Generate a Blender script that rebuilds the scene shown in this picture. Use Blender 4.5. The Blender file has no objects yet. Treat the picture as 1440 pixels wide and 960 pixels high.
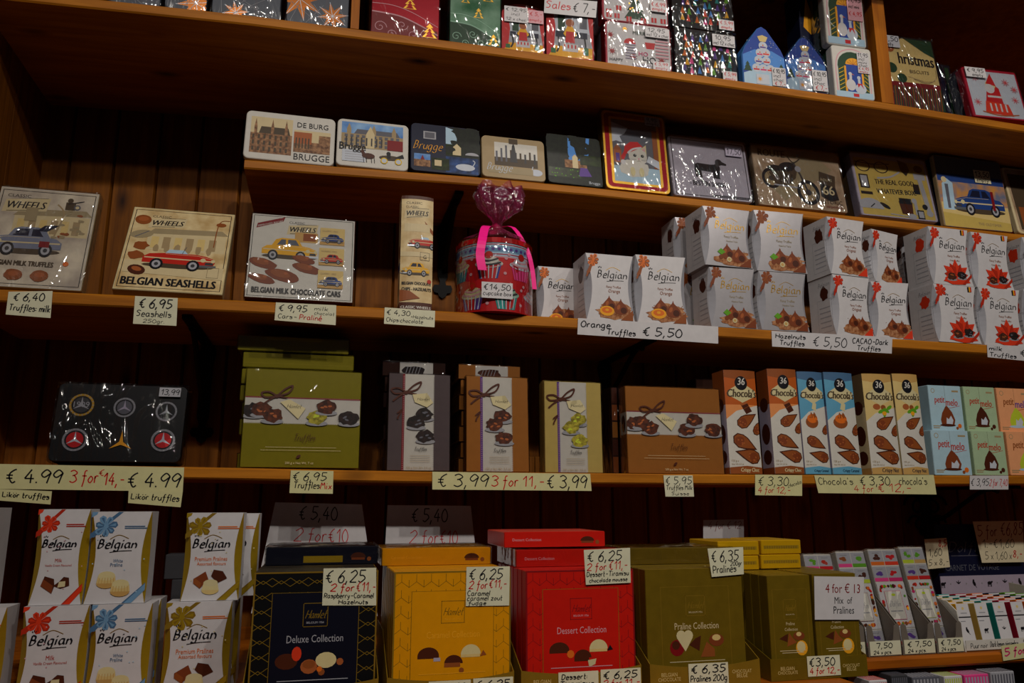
import bpy, math, random
from math import sin, cos, pi, radians
from mathutils import Vector, Matrix

# ------------------------------------------------------------------ camera, world, lamps, exposure
random.seed(7)
SC = bpy.context.scene
COL = SC.collection
FPX, PITCH, YAW, CD, Z0 = 1098.0, 0.2025, 0.2389, 1.6, 1.35   # focal length in px (1440 wide), camera stands 1.6 m out
cd = bpy.data.cameras.new('camera'); cam = bpy.data.objects.new('camera', cd); COL.objects.link(cam)
cd.sensor_width = 36; cd.lens = FPX / 1440 * 36; cd.clip_start = .05
cam.location = (0, -CD, Z0); cam.rotation_euler = (pi / 2 + PITCH, 0, -YAW)
SC.camera = cam
w = bpy.data.worlds.new('shop_air'); SC.world = w; w.use_nodes = True
w.node_tree.nodes['Background'].inputs[0].default_value = (.8, .85, 1.0, 1)
w.node_tree.nodes['Background'].inputs[1].default_value = .02
SC.view_settings.view_transform = 'Standard'; SC.view_settings.look = 'None'
SC.view_settings.gamma = 1; SC.view_settings.use_curve_mapping = False
SC.view_settings.exposure = -0.5

def lamp(x, y, z, tx, tz, power, color, size=.035, ang=75, ty=0):
    l = bpy.data.lights.new('ceiling_spot', 'SPOT'); o = bpy.data.objects.new('ceiling_spot', l); COL.objects.link(o)
    l.energy = power; l.color = color; l.shadow_soft_size = size; l.spot_size = radians(ang); l.spot_blend = .6
    o.location = (x, y, z + Z0)
    o.rotation_euler = (Vector((tx, ty, tz + Z0)) - o.location).to_track_quat('-Z', 'Y').to_euler()
WARM = (1.0, .92, .82)
LAMPS = [  # x, y, z above the camera, aim x, aim z, watts
    (-.55, -2.6, 2.15, -.35, .35, 78), (.45, -2.7, 2.2, .45, .45, 88), (1.35, -2.5, 2.1, 1.25, .45, 100), (2.2, -2.2, 1.9, 1.7, .3, 50),
    (.95, -1.15, 1.95, 1.15, .1, 20), (-.1, -1.9, 1.6, -.2, .3, 26),
]
for a in LAMPS: lamp(*a, WARM)

# ------------------------------------------------------------------ camera maths: a pixel of the photo and a depth give a point in the shop
RY, SY, RP, SP = cos(YAW), sin(YAW), cos(PITCH), sin(PITCH)
def P(px, py, y=0.0):
    u = (px - 720) / FPX; v = (480 - py) / FPX
    yy = RP - SP * v; zz = SP + RP * v
    dx, dy = RY * u + SY * yy, -SY * u + RY * yy
    t = (y + CD) / dy
    return Vector((dx * t, y, zz * t + Z0))
def pix(p):
    x, y, z = p[0], p[1] + CD, p[2] - Z0
    X = RY * x - SY * y; Y = SY * x + RY * y
    f = RP * Y + SP * z; v = -SP * Y + RP * z
    return 720 + FPX * X / f, 480 - FPX * v / f
def x_at(px, y, z):
    a, b = -3.0, 4.0
    for _ in range(50):
        m = (a + b) / 2
        if pix((m, y, z))[0] < px: a = m
        else: b = m
    return a

# ------------------------------------------------------------------ materials
def srgb(h):
    c = [int(h[i:i + 2], 16) / 255 for i in (0, 2, 4)]
    return tuple(v / 12.92 if v <= .04045 else ((v + .055) / 1.055) ** 2.4 for v in c) + (1,)
MATS = {}
def nn(t, kind, **kw):
    n = t.nodes.new(kind)
    for k, v in kw.items(): setattr(n, k, v)
    return n
def new_mat(name):
    m = bpy.data.materials.new(name); m.use_nodes = True
    return m, m.node_tree, m.node_tree.nodes['Principled BSDF']
def paper(name, hexc, rough=.42, metal=0.0, coat=0.0, var=.06, hex2=None, scale=60.0, spec=.25):
    m, t, b = new_mat(name)
    c = srgb(hexc); c2 = srgb(hex2) if hex2 else tuple(x * (1 - var) for x in c[:3]) + (1,)
    co = nn(t, 'ShaderNodeTexCoord'); nz = nn(t, 'ShaderNodeTexNoise'); nz.inputs['Scale'].default_value = scale; nz.inputs['Detail'].default_value = 4
    mx = nn(t, 'ShaderNodeMix', data_type='RGBA'); mx.inputs[6].default_value = c; mx.inputs[7].default_value = c2
    rp = nn(t, 'ShaderNodeMapRange'); rp.inputs[1].default_value = .35; rp.inputs[2].default_value = .65
    t.links.new(co.outputs['Object'], nz.inputs['Vector']); t.links.new(nz.outputs['Fac'], rp.inputs[0])
    t.links.new(rp.outputs[0], mx.inputs[0]); t.links.new(mx.outputs[2], b.inputs['Base Color'])
    b.inputs['Roughness'].default_value = rough; b.inputs['Metallic'].default_value = metal
    b.inputs['Coat Weight'].default_value = coat; b.inputs['Coat Roughness'].default_value = .12
    b.inputs['Specular IOR Level'].default_value = spec
    MATS[name] = m; return m
PAL = dict(
    white='cac7ca', card='d4d2b6', cardyellow='cec996', cardwhite='c8c5c8', ink='15141a', red='c0171c', darkred='7c1016', crimson='a81430',
    brown='5a2a16', choc='4a2010', chocmid='7a3a1c', chocdark='241009', choclight='a2572c', cream='d2c490', ivory='ccc094', tan='c09858', peach='d98a50',
    orange='d86a1c', amber='e8a01e', yellow='e8a800', flower='d6391c', flower2='b02a14', leaf='5c9a1e', darkgreen='1e4028', green='2c6a3c', mint='8fb8a0', teal='1e8a84',
    blue='1c3f96', sky='4a86d0', navy='0e1430', midnight='0b0c1c', black='0c0b0d', grey='8a8a90', lightgrey='a2a2aa', slate='5c5c66', darkgrey='3a3a3e',
    pink='e0448a', hotpink='ff1a90', palepink='d09aa4', lilac='a8a0b4', olive='7e7412', olivelite='978a1e', caramel='a06426', copper='8a4a22', silverbrown='5a4a48',
    creamgold='c0a656', stonebrown='7a6244', turf='5e6a1e', goldink='7a5a10', wheat='d2b878', sand='cdbb92', faded='9a8a6a', rust='8c4a20', swan='bec4d0', violet='5a3a8c', lime='b8c832', magenta='c8286a', ice='a8c4d8', bow='6c94b8', bowdark='46688c',
    melo='a8c6d4', melogreen='a4bc98', melopeach='e6a070', dolfin='cac6be', traygrey='6e655c', sepia='a08a66', sepiadark='4a3c2c', tagback='d8d0b0')
for k_, h_ in PAL.items(): paper(k_, h_)
paper('gold', 'd8a840', .28, .75); paper('goldmat', '94741c', .4, .35, var=.1, spec=.5); paper('goldfoil', 'b8902a', .25, .7, hex2='8a6818', scale=25)
paper('goldside', 'b09020', .35, .4); paper('silver', '9aa0a8', .3, .8); paper('praline', '7c6416', .36, .35, var=.12); paper('copperfoil', 'b06a34', .25, .8)
paper('vintage', 'dcc89a', .4, hex2='b89a68', scale=28); paper('vintageblue', 'd4c8b4', .35, hex2='a89c90', scale=22); paper('route', 'b8a084', .45, hex2='967a5e', scale=30)
paper('tinred', 'a01626', .25, .3); paper('tingreen', '2a5a3a', .25, .3, hex2='7a9a84', scale=14); paper('caryellow', 'dca414'); paper('carred', 'b82418'); paper('carblue', '1e3c7c'); paper('carsilver', '747a90')
paper('park', '2c3a16', .3, hex2='0e1408', scale=70); paper('water', '30508c', .3, hex2='16284c', scale=60); paper('foliage', '141c10', .4, hex2='050805', scale=90)
paper('sepiaart', 'b09468', .4, hex2='5c4628', scale=80); paper('brick', 'a47a56', .5, hex2='5e3c28', scale=120); paper('sunset', 'c88a3c', .4, hex2='6a7088', scale=26); paper('skyblue', '3a70b8', .4, hex2='8ab0d8', scale=20)
paper('truffle', '5c2a14', .6, hex2='30140a', scale=140); paper('truffledark', '2a1a18', .6, hex2='100a0a', scale=140); paper('trufflegreen', 'b0a434', .6, hex2='6e6614', scale=140); paper('dust', '7c4018', .6, hex2='b8845c', scale=120)
paper('goldbright', 'd0a010', .28, .3); paper('aqua', '5c9cbc'); paper('russet', 'b4561c'); paper('pearl', 'b0adb2', .3, .35); paper('mauve', 'b2acb8'); paper('iron', '0b0a0b', .5, .6); paper('nutshell', '7a3c1c', .4); paper('steelgrey', '555a66', .4)
paper('glossred', 'b0141a', .2, coat=.6); paper('deepred', 'c21a10', .32); paper('glossyellow', 'd68e04', .32); paper('oliveshine', '827816', .28, coat=.5); paper('caramelshine', 'a2672c', .28, coat=.5); paper('silvershine', '5e5254', .22, coat=.6)
paper('creamshine', 'c4ac62', .28, coat=.4); paper('brownfoil', '4a3028', .18, .5, coat=.6)

def wood(name, c1, c2, axis, rough=.45, scale=1.0, knots=True):
    m, t, b = new_mat(name)
    co = nn(t, 'ShaderNodeTexCoord'); mp = nn(t, 'ShaderNodeMapping')
    s = [9 * scale] * 3; s[axis] = .7 * scale; mp.inputs['Scale'].default_value = s
    nz = nn(t, 'ShaderNodeTexNoise'); nz.inputs['Scale'].default_value = 4; nz.inputs['Detail'].default_value = 8; nz.inputs['Distortion'].default_value = .8
    nf = nn(t, 'ShaderNodeTexNoise'); nf.inputs['Scale'].default_value = 24; nf.inputs['Detail'].default_value = 3
    ad = nn(t, 'ShaderNodeMath', operation='MULTIPLY_ADD'); ad.inputs[1].default_value = .35
    rp = nn(t, 'ShaderNodeValToRGB'); e = rp.color_ramp.elements
    e[0].position = .42; e[0].color = srgb(c2); e[1].position = .85; e[1].color = srgb(c1)
    t.links.new(co.outputs['Object'], mp.inputs[0]); t.links.new(mp.outputs[0], nz.inputs['Vector']); t.links.new(mp.outputs[0], nf.inputs['Vector'])
    t.links.new(nf.outputs['Fac'], ad.inputs[0]); t.links.new(nz.outputs['Fac'], ad.inputs[2]); t.links.new(ad.outputs[0], rp.inputs[0])
    out = rp.outputs[0]
    if knots:
        m2 = nn(t, 'ShaderNodeMapping'); s2 = [11.0] * 3; s2[axis] = 4.5; m2.inputs['Scale'].default_value = s2
        vo = nn(t, 'ShaderNodeTexVoronoi'); vo.inputs['Scale'].default_value = .8
        mr = nn(t, 'ShaderNodeMapRange'); mr.inputs[1].default_value = .02; mr.inputs[2].default_value = .16
        mx = nn(t, 'ShaderNodeMix', data_type='RGBA'); mx.inputs[6].default_value = srgb('2a1206')
        t.links.new(co.outputs['Object'], m2.inputs[0]); t.links.new(m2.outputs[0], vo.inputs['Vector']); t.links.new(vo.outputs['Distance'], mr.inputs[0])
        t.links.new(mr.outputs[0], mx.inputs[0]); t.links.new(out, mx.inputs[7]); out = mx.outputs[2]
    t.links.new(out, b.inputs['Base Color']); b.inputs['Roughness'].default_value = rough; b.inputs['Specular IOR Level'].default_value = .15
    MATS[name] = m; return m
wood('plank', '804a0c', '562e06', 2, .6); wood('shelfwood', 'b4701a', '8c500c', 0, .5); wood('postwood', 'a8620c', '844406', 2, .5); wood('counterwood', 'a0560e', '7a3c06', 0, .5)

def film(name, tint, base, bump=.5, scale=35.0, rough=.07, stretch=(1, 1, 1), body=None, amount=0.0):
    """clear crinkled wrapping film: mostly see-through, glossy where a fold faces a lamp"""
    m = bpy.data.materials.new(name); m.use_nodes = True; t = m.node_tree; t.nodes.clear()
    out = nn(t, 'ShaderNodeOutputMaterial'); mx = nn(t, 'ShaderNodeMixShader'); tr = nn(t, 'ShaderNodeBsdfTransparent'); gl = nn(t, 'ShaderNodeBsdfGlossy')
    tr.inputs[0].default_value = srgb(tint); gl.inputs['Roughness'].default_value = rough
    co = nn(t, 'ShaderNodeTexCoord'); mp = nn(t, 'ShaderNodeMapping'); mp.inputs['Scale'].default_value = stretch
    nz = nn(t, 'ShaderNodeTexNoise'); nz.inputs['Scale'].default_value = scale; nz.inputs['Detail'].default_value = 2; nz.inputs['Distortion'].default_value = 1.2
    bp = nn(t, 'ShaderNodeBump'); bp.inputs['Strength'].default_value = bump; bp.inputs['Distance'].default_value = .02
    lw = nn(t, 'ShaderNodeLayerWeight'); lw.inputs[0].default_value = .25
    ad = nn(t, 'ShaderNodeMath', operation='ADD', use_clamp=True); ad.inputs[1].default_value = base
    t.links.new(co.outputs['Object'], mp.inputs[0]); t.links.new(mp.outputs[0], nz.inputs['Vector']); t.links.new(nz.outputs['Fac'], bp.inputs['Height'])
    t.links.new(bp.outputs[0], gl.inputs['Normal']); t.links.new(lw.outputs['Facing'], ad.inputs[0]); 
    t.links.new(ad.outputs[0], mx.inputs[0]); t.links.new(tr.outputs[0], mx.inputs[1]); t.links.new(gl.outputs[0], mx.inputs[2]); t.links.new(mx.outputs[0], out.inputs[0])
    if body:
        df = nn(t, 'ShaderNodeBsdfTranslucent'); df.inputs[0].default_value = srgb(body); dd = nn(t, 'ShaderNodeBsdfDiffuse'); dd.inputs[0].default_value = srgb(body); a1 = nn(t, 'ShaderNodeMixShader'); a2 = nn(t, 'ShaderNodeMixShader'); a1.inputs[0].default_value = .6; a2.inputs[0].default_value = amount
        t.links.new(df.outputs[0], a1.inputs[1]); t.links.new(dd.outputs[0], a1.inputs[2]); t.links.new(mx.outputs[0], a2.inputs[1]); t.links.new(a1.outputs[0], a2.inputs[2]); t.links.new(a2.outputs[0], out.inputs[0])
    MATS[name] = m; return m
film('cellophane', 'f6f6f6', .018, .5, 18, .06, (1, 1, .5)); film('crinkle', 'ececee', .03, 1.0, 24, .07, (1, .6, .4)); film('pinkfilm', 'f0d0dc', .03, .6, 40, .12, (1, 1, 1), 'd84a8c', .14)

# ------------------------------------------------------------------ mesh builder
class MB:
    def __init__(s): s.v, s.f, s.m, s.k = [], [], [], []
    def mi(s, m):
        if m not in s.k: s.k.append(m)
        return s.k.index(m)
    def face(s, pts, m):
        n = len(s.v); s.v += [tuple(p) for p in pts]; s.f.append(tuple(range(n, n + len(pts)))); s.m.append(s.mi(m))
    def idx(s, verts, faces, m):
        n = len(s.v); s.v += [tuple(p) for p in verts]; i = s.mi(m)
        for f in faces: s.f.append(tuple(n + a for a in f)); s.m.append(i)
    def box(s, x0, x1, y0, y1, z0, z1, m, M=None):
        v = [Vector((x, y, z)) for z in (z0, z1) for y in (y0, y1) for x in (x0, x1)]
        if M: v = [M @ a for a in v]
        s.idx(v, [(0, 1, 5, 4), (1, 3, 7, 5), (3, 2, 6, 7), (2, 0, 4, 6), (4, 5, 7, 6), (2, 3, 1, 0)], m)
    def extrude(s, outline, y0, y1, m, plane='xz', inset=0):
        """prism of a 2-D outline (counter-clockwise seen from the front, -y)"""
        n = len(outline)
        a = [Vector((p[0], y0, p[1])) for p in outline]; b = [Vector((p[0], y1, p[1])) for p in outline]
        s.idx(a + b, [tuple(range(n)), tuple(range(2 * n - 1, n - 1, -1))] + [(i, n + i, n + (i + 1) % n, (i + 1) % n) for i in range(n)], m)
    def tube(s, pts, r, m, n=8, flat=None):
        rings = []
        for i, p in enumerate(pts):
            p = Vector(p); d = (Vector(pts[min(i + 1, len(pts) - 1)]) - Vector(pts[max(i - 1, 0)])).normalized()
            a = d.cross(Vector((0, 1, .01))).normalized(); b = d.cross(a)
            rr = r[i] if isinstance(r, (list, tuple)) else r
            rings.append([p + a * (rr * cos(2 * pi * j / n)) + b * ((flat or rr) * sin(2 * pi * j / n)) for j in range(n)])
        v = [q for g in rings for q in g]; f = []
        for i in range(len(rings) - 1):
            for j in range(n): f.append((i * n + j, i * n + (j + 1) % n, (i + 1) * n + (j + 1) % n, (i + 1) * n + j))
        f += [tuple(range(n - 1, -1, -1)), tuple((len(rings) - 1) * n + j for j in range(n))]
        s.idx(v, f, m)
    def lathe(s, prof, m, n=40, a0=0, a1=2 * pi, cx=0, cy=0):
        full = abs(a1 - a0 - 2 * pi) < 1e-6; k = n if full else n + 1
        v = [(cx + r * cos(a0 + (a1 - a0) * j / n), cy + r * sin(a0 + (a1 - a0) * j / n), z) for r, z in prof for j in range(k)]
        f = []
        for i in range(len(prof) - 1):
            for j in range(n):
                j2 = (j + 1) % k; f.append((i * k + j, i * k + j2, (i + 1) * k + j2, (i + 1) * k + j))
        s.idx(v, f, m)
    def build(s, name, parent=None, matrix=None, smooth=False):
        me = bpy.data.meshes.new(name); me.from_pydata(s.v, [], s.f)
        for k in s.k: me.materials.append(MATS[k])
        me.polygons.foreach_set('material_index', s.m)
        if smooth: me.polygons.foreach_set('use_smooth', [True] * len(s.f))
        me.update()
        o = bpy.data.objects.new(name, me); COL.objects.link(o)
        if parent: o.parent = parent
        if matrix is not None: o.matrix_local = matrix
        return o
def tag(o, label, cat, group=None):
    o['label'] = label; o['category'] = cat
    if group: o['group'] = group
    return o
def empty(name, M):
    o = bpy.data.objects.new(name, None); COL.objects.link(o); o.matrix_local = M; o.empty_display_size = .05
    return o

# ------------------------------------------------------------------ lettering
_TX = {}
def text_mesh(sx):
    if sx not in _TX:
        cu = bpy.data.curves.new('lettering', 'FONT'); cu.body = sx; cu.resolution_u = 2
        ob = bpy.data.objects.new('lettering', cu); COL.objects.link(ob)
        dg = bpy.context.evaluated_depsgraph_get(); ev = ob.evaluated_get(dg); me = ev.to_mesh()
        vs = [(v.co.x, v.co.y) for v in me.vertices]; fs = [tuple(p.vertices) for p in me.polygons]
        ev.to_mesh_clear(); bpy.data.objects.remove(ob); bpy.data.curves.remove(cu)
        x0 = min(v[0] for v in vs); x1 = max(v[0] for v in vs)
        _TX[sx] = ([(v[0] - x0, v[1]) for v in vs], fs, x1 - x0)
    return _TX[sx]
GL = {  # marker-pen strokes, two characters a point: x, then y with a..d below the line; ';' lifts the pen
 '0': (6, '39 17 04 11 30 51 64 57 39'), '1': (4, '06 39;39 30'), '2': (6, '07 28 49 67 55 00;00 60'), '3': (6, '08 39 67 35;25 45 62 30 01'), '4': (6, '49 03;03 63;46 40'),
 '5': (6, '69 19;19 15;15 45 63 41 20 01'), '6': (5, '59 26 03 10 40 53 35 13'), '7': (6, '09 69;69 30'), '8': (6, '58 29 17 35 53 30 02 35 58'), '9': (6, '67 39 06 24 56 67;67 54 40'),
 '€': (7, '69 48 26 23 40 61;05 45;03 43'), ',': (2, '11 0b'), '.': (1, '00 01'), '-': (5, '14 54'), ':': (1, '01 02;04 05'), "'": (1, '09 07'), '+': (4, '04 44;26 22'), '/': (4, '00 49'), '&': (5, '50 16 28 37 03 11 30 53'),
 'a': (5, '45 15 02 20 42;45 42 50'), 'b': (4, '09 00;04 35 43 30 00'), 'c': (4, '45 15 02 10 40'), 'd': (5, '45 15 02 10 40 45;49 40'), 'e': (4, '03 43 35 15 02 10 40'), 'f': (4, '49 28 22 1c;05 45'),
 'g': (5, '45 15 02 20 42;45 4b 2c 0b'), 'h': (4, '09 00;03 25 43 40'), 'i': (1, '05 00;07 08'), 'j': (2, '25 2b 0c;27 28'), 'k': (4, '09 00;45 02;12 40'), 'l': (1, '09 00'), 'm': (6, '05 00;03 25 33 30;33 55 63 60'),
 'n': (4, '05 00;03 25 43 40'), 'o': (4, '25 02 20 43 25'), 'p': (4, '05 0c;04 35 43 20 01'), 'r': (3, '05 00;03 15 35'), 's': (4, '44 15 04 42 20 01'), 't': (3, '19 11 20 30;05 35'), 'u': (4, '05 02 20 42;45 40'),
 'v': (4, '05 20;20 45'), 'w': (6, '05 10;10 34;34 50;50 65'), 'x': (4, '05 40;45 00'), 'y': (4, '05 12 31;45 2b 0c'), 'z': (4, '05 45;45 00;00 40'), 'ö': (4, '25 02 20 43 25;07 08;47 48'), 'é': (4, '03 43 35 15 02 10 40;17 39'),
 'A': (6, '00 39;39 60;14 44'), 'B': (5, '00 09;09 38 35 05;05 44 31 00'), 'C': (5, '58 29 05 20 51'), 'D': (5, '09 00;09 48 55 31 00'), 'H': (6, '09 00;69 60;05 64'), 'K': (5, '09 00;59 04;15 50'), 'L': (5, '09 00;00 50'),
 'M': (7, '00 19;19 35;35 59;59 70'), 'O': (6, '39 17 04 11 30 51 64 57 39'), 'P': (5, '09 00;09 48 56 34 04'), 'R': (5, '09 00;09 48 56 34 04;24 50'), 'S': (5, '58 29 07 44 31 01'), 'T': (6, '09 69;39 30'), 'W': (8, '09 20;20 47;47 60;60 89'),
 'E': (5, '59 09;09 00;00 50;05 45'), 'G': (5, '58 29 05 20 51 54;54 34'), 'N': (5, '00 09;09 50;50 59'), 'I': (1, '09 00'), 'U': (5, '09 02 20 52 59'), 'Z': (5, '09 59;59 00;00 50')}
def _y(ch): return -(ord(ch) - 96) if ch in 'abcd' else int(ch)
def cat_rom(p, n=4):
    if len(p) < 3: return p
    o = []
    for i in range(len(p) - 1):
        a, b, c, d = p[max(i - 1, 0)], p[i], p[i + 1], p[min(i + 2, len(p) - 1)]
        for j in range(n):
            t = j / n
            o.append(tuple(.5 * ((2 * b[k]) + (-a[k] + c[k]) * t + (2 * a[k] - 5 * b[k] + 4 * c[k] - d[k]) * t * t + (-a[k] + 3 * b[k] - 3 * c[k] + d[k]) * t ** 3) for k in range(len(b))))
    return o + [p[-1]]
def strokes(sx):
    x = 0; out = []
    for ch in sx:
        if ch == ' ': x += 3; continue
        wd, g = GL[ch]
        for st in g.split(';'):
            out.append(cat_rom([(x + int(q[0]), _y(q[1])) for q in st.split()]))
        x += wd + 1.8
    return out, x - 1.8
def rrect_pts(x0, y0, x1, y1, r, n=5):
    o = []
    for cx, cy, a in ((x1 - r, y0 + r, -90), (x1 - r, y1 - r, 0), (x0 + r, y1 - r, 90), (x0 + r, y0 + r, 180)):
        for i in range(n + 1):
            t = radians(a + 90 * i / n); o.append((cx + r * cos(t), cy + r * sin(t)))
    return o

class Art:
    """print on a face: thin layers of ink over a quadrilateral, u to the right and v up, both 0..1"""
    EPS = 2.2e-5
    def __init__(s, mb, bl, br, tr, tl, bulge=0.0, z=1.2e-4, mapf=None):
        s.mb = mb; s.c = [Vector(a) for a in (bl, br, tr, tl)]
        s.n = (s.c[1] - s.c[0]).cross(s.c[3] - s.c[0]).normalized()
        s.w = ((s.c[1] - s.c[0]).length + (s.c[2] - s.c[3]).length) / 2; s.h = ((s.c[3] - s.c[0]).length + (s.c[2] - s.c[1]).length) / 2
        s.b = bulge; s.z = z; s.map = mapf
    def pt(s, u, v):
        if s.map: return s.map(u, v, s.z)
        a, b, c, d = s.c
        p = (a * (1 - u) + b * u) * (1 - v) + (d * (1 - u) + c * u) * v
        return p + s.n * (s.z + s.b * (1 - (2 * u - 1) ** 2))
    def poly(s, pts, m, step=True):
        if step: s.z += s.EPS
        if not s.map and (min(min(p) for p in pts) < 0 or max(max(p) for p in pts) > 1):
            for ax in (0, 1):
                for c, g in ((0, 1), (1, -1)):
                    pts = clip(pts, c, g, ax)
            if len(pts) < 3: return
        if s.b or s.map:
            N = 10
            for i in range(N):
                q = clip(clip(pts, i / N, 1), (i + 1) / N, -1)
                if len(q) > 2: s.mb.face([s.pt(*p) for p in q], m)
        else: s.mb.face([s.pt(*p) for p in pts], m)
    def rect(s, u0, v0, u1, v1, m): s.poly([(u0, v0), (u1, v0), (u1, v1), (u0, v1)], m)
    def frame(s, u0, v0, u1, v1, t, m):
        a, b = t / s.w, t / s.h; s.z += s.EPS
        for q in ((u0, v0, u1, v0 + b), (u0, v1 - b, u1, v1), (u0, v0, u0 + a, v1), (u1 - a, v0, u1, v1)):
            s.poly([(q[0], q[1]), (q[2], q[1]), (q[2], q[3]), (q[0], q[3])], m, False)
    def rrect(s, u0, v0, u1, v1, r, m):
        s.poly([(x / s.w, y / s.h) for x, y in rrect_pts(u0 * s.w, v0 * s.h, u1 * s.w, v1 * s.h, r)], m)
    def ell(s, u, v, ru, rv, m, n=16, rot=0, a0=0, a1=360, jag=0):
        rx, ry = ru * s.w, rv * s.h; o = []
        k = n if a1 - a0 == 360 else n + 1
        for i in range(k):
            t = radians(a0 + (a1 - a0) * i / n); q = 1 + (random.uniform(-jag, jag) if jag else 0)
            x, y = rx * cos(t) * q, ry * sin(t) * q
            o.append((u + (x * cos(rot) - y * sin(rot)) / s.w, v + (x * sin(rot) + y * cos(rot)) / s.h))
        s.poly(o, m)
    def disc(s, u, v, r, m, n=16): s.ell(u, v, r, r * s.w / s.h, m, n)
    def line(s, pts, lw, m, smooth=False, nib=None, step=True):
        """pen line through (u, v) points; lw in metres"""
        if step: s.z += s.EPS
        p = [(a[0] * s.w, a[1] * s.h) for a in pts]
        if smooth: p = cat_rom(p, 5)
        L = []
        for i, q in enumerate(p):
            a, b = p[max(i - 1, 0)], p[min(i + 1, len(p) - 1)]
            dx, dy = b[0] - a[0], b[1] - a[1]; l = math.hypot(dx, dy) or 1
            nx, ny = (-dy / l * lw / 2, dx / l * lw / 2)
            if nib:
                if nx * nib[0] + ny * nib[1] < 0: nx, ny = -nx, -ny
                nx, ny = nx * .35 + nib[0] * lw, ny * .35 + nib[1] * lw
            L.append(((q[0] + nx) / s.w, (q[1] + ny) / s.h, (q[0] - nx) / s.w, (q[1] - ny) / s.h))
        for a, b in zip(L, L[1:]):
            s.poly([(a[2], a[3]), (b[2], b[3]), (b[0], b[1]), (a[0], a[1])], m, False)
    def txt(s, sx, u, v, wf, m, hs=1.0, shear=0.0, rise=0.0, bold=0):
        """printed lettering, wf = width as a share of the face"""
        vs, fs, W = text_mesh(sx); k = wf * s.w / W
        for dx in ((0,) if not bold else (-bold, bold)):
            s.z += s.EPS
            pts = [((x + y * shear) * k + dx, y * k * hs + x * k * rise) for x, y in vs]
            if s.b or s.map:
                for f in fs: s.poly([(u + pts[i][0] / s.w, v + pts[i][1] / s.h) for i in f], m, False)
            else: s.mb.idx([s.pt(u + x / s.w, v + y / s.h) for x, y in pts], fs, m)
    def hand(s, sx, u, v, wf, hf, m, lw=.0012, slant=.12, rise=0.0, nib=None):
        """handwriting, wf x hf = size of the line as shares of the face"""
        st, W = strokes(sx); kx = wf * s.w / W; ky = hf * s.h / 9
        s.z += s.EPS
        for p in st:
            s.line([(u + (x * kx + y * ky * slant) / s.w, v + (y * ky + x * kx * rise) / s.h) for x, y in p], lw, m, nib=nib, step=False)
def clip(pts, c, sg, ax=0):
    o = []
    for i in range(len(pts)):
        a, b = pts[i - 1], pts[i]; ia, ib = (a[ax] - c) * sg >= 0, (b[ax] - c) * sg >= 0
        if ia != ib:
            t = (c - a[ax]) / (b[ax] - a[ax]); e = a[1 - ax] + (b[1 - ax] - a[1 - ax]) * t; o.append((c, e) if ax == 0 else (e, c))
        if ib: o.append(b)
    return o

# ------------------------------------------------------------------ the setting: planked wall, side panel, floor, counter, shelves
WALL = .365
def struct(o): o['kind'] = 'structure'; return o
mb = MB(); x = -.72; k = 0
while x < 2.9:                                         # tongue-and-groove boards with a V groove
    wd = .098; g = .004
    mb.idx([(x, WALL + .012, 0), (x + g, WALL, 0), (x + wd - g, WALL, 0), (x + wd, WALL + .012, 0), (x, WALL + .012, 3.1), (x + g, WALL, 3.1), (x + wd - g, WALL, 3.1), (x + wd, WALL + .012, 3.1)],
           [(0, 1, 5, 4), (1, 2, 6, 5), (2, 3, 7, 6)], 'plank'); x += wd
mb.box(-.72, 2.95, WALL + .012, WALL + .03, 0, 3.1, 'plank')
struct(mb.build('wall_back'))
mb = MB()
for i in range(9): mb.box(-.70, -.68, WALL - .10 - .098 * i + .001, WALL - .098 * i - .003, 0, 3.1, 'plank')
mb.box(-.705, -.70, -.6, WALL, 0, 3.1, 'plank')
struct(mb.build('wall_left'))
mb = MB(); mb.box(-.705, 2.95, -.25, WALL, 1.36 + Z0, 1.385 + Z0, 'postwood'); mb.box(-.705, 2.95, -.27, -.2501, 1.34 + Z0, 1.46 + Z0, 'postwood'); struct(mb.build('unseen_shade_board'))  # unseen board overhead, added to keep lamp light off the upper wall
mb = MB(); mb.box(-3, 4.5, -5, WALL, -.02, 0, 'stonebrown'); struct(mb.build('floor'))

SH = {1: dict(y=-.065, t=.022, pts=[(-.69, .987), (-.18, 1.006), (.35, 1.0125), (.8, 1.012), (1.3, 1.008), (1.9, .993), (2.7, .992)], up=True),
      2: dict(y=.075, t=.0205, pts=[(-.19, .696), (.32, .708), (.6, .710), (.9, .707), (1.25, .703), (1.55, .700), (1.8, .697), (2.7, .697)]),
      3: dict(y=0, t=.024, pts=[(-.68, .389), (-.18, .395), (.5, .398), (1.0, .396), (1.35, .392), (1.75, .389), (2.7, .385)]),
      4: dict(y=0, t=.022, pts=[(-.68, .067), (-.25, .065), (.2, .060), (.9, .060), (1.45, .062), (1.75, .064), (2.7, .066)])}
def lerp(pts, x):
    if x <= pts[0][0]: return pts[0][1]
    for (a, b), (c, d) in zip(pts, pts[1:]):
        if x <= c: return b + (d - b) * (x - a) / (c - a)
    return pts[-1][1]
def ztop(s, x):
    d = SH[s]; sc = (1.6 + d['y']) / 1.6
    return lerp(d['pts'], x) * sc + Z0 + (d['t'] if d.get('up') else 0)
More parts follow.
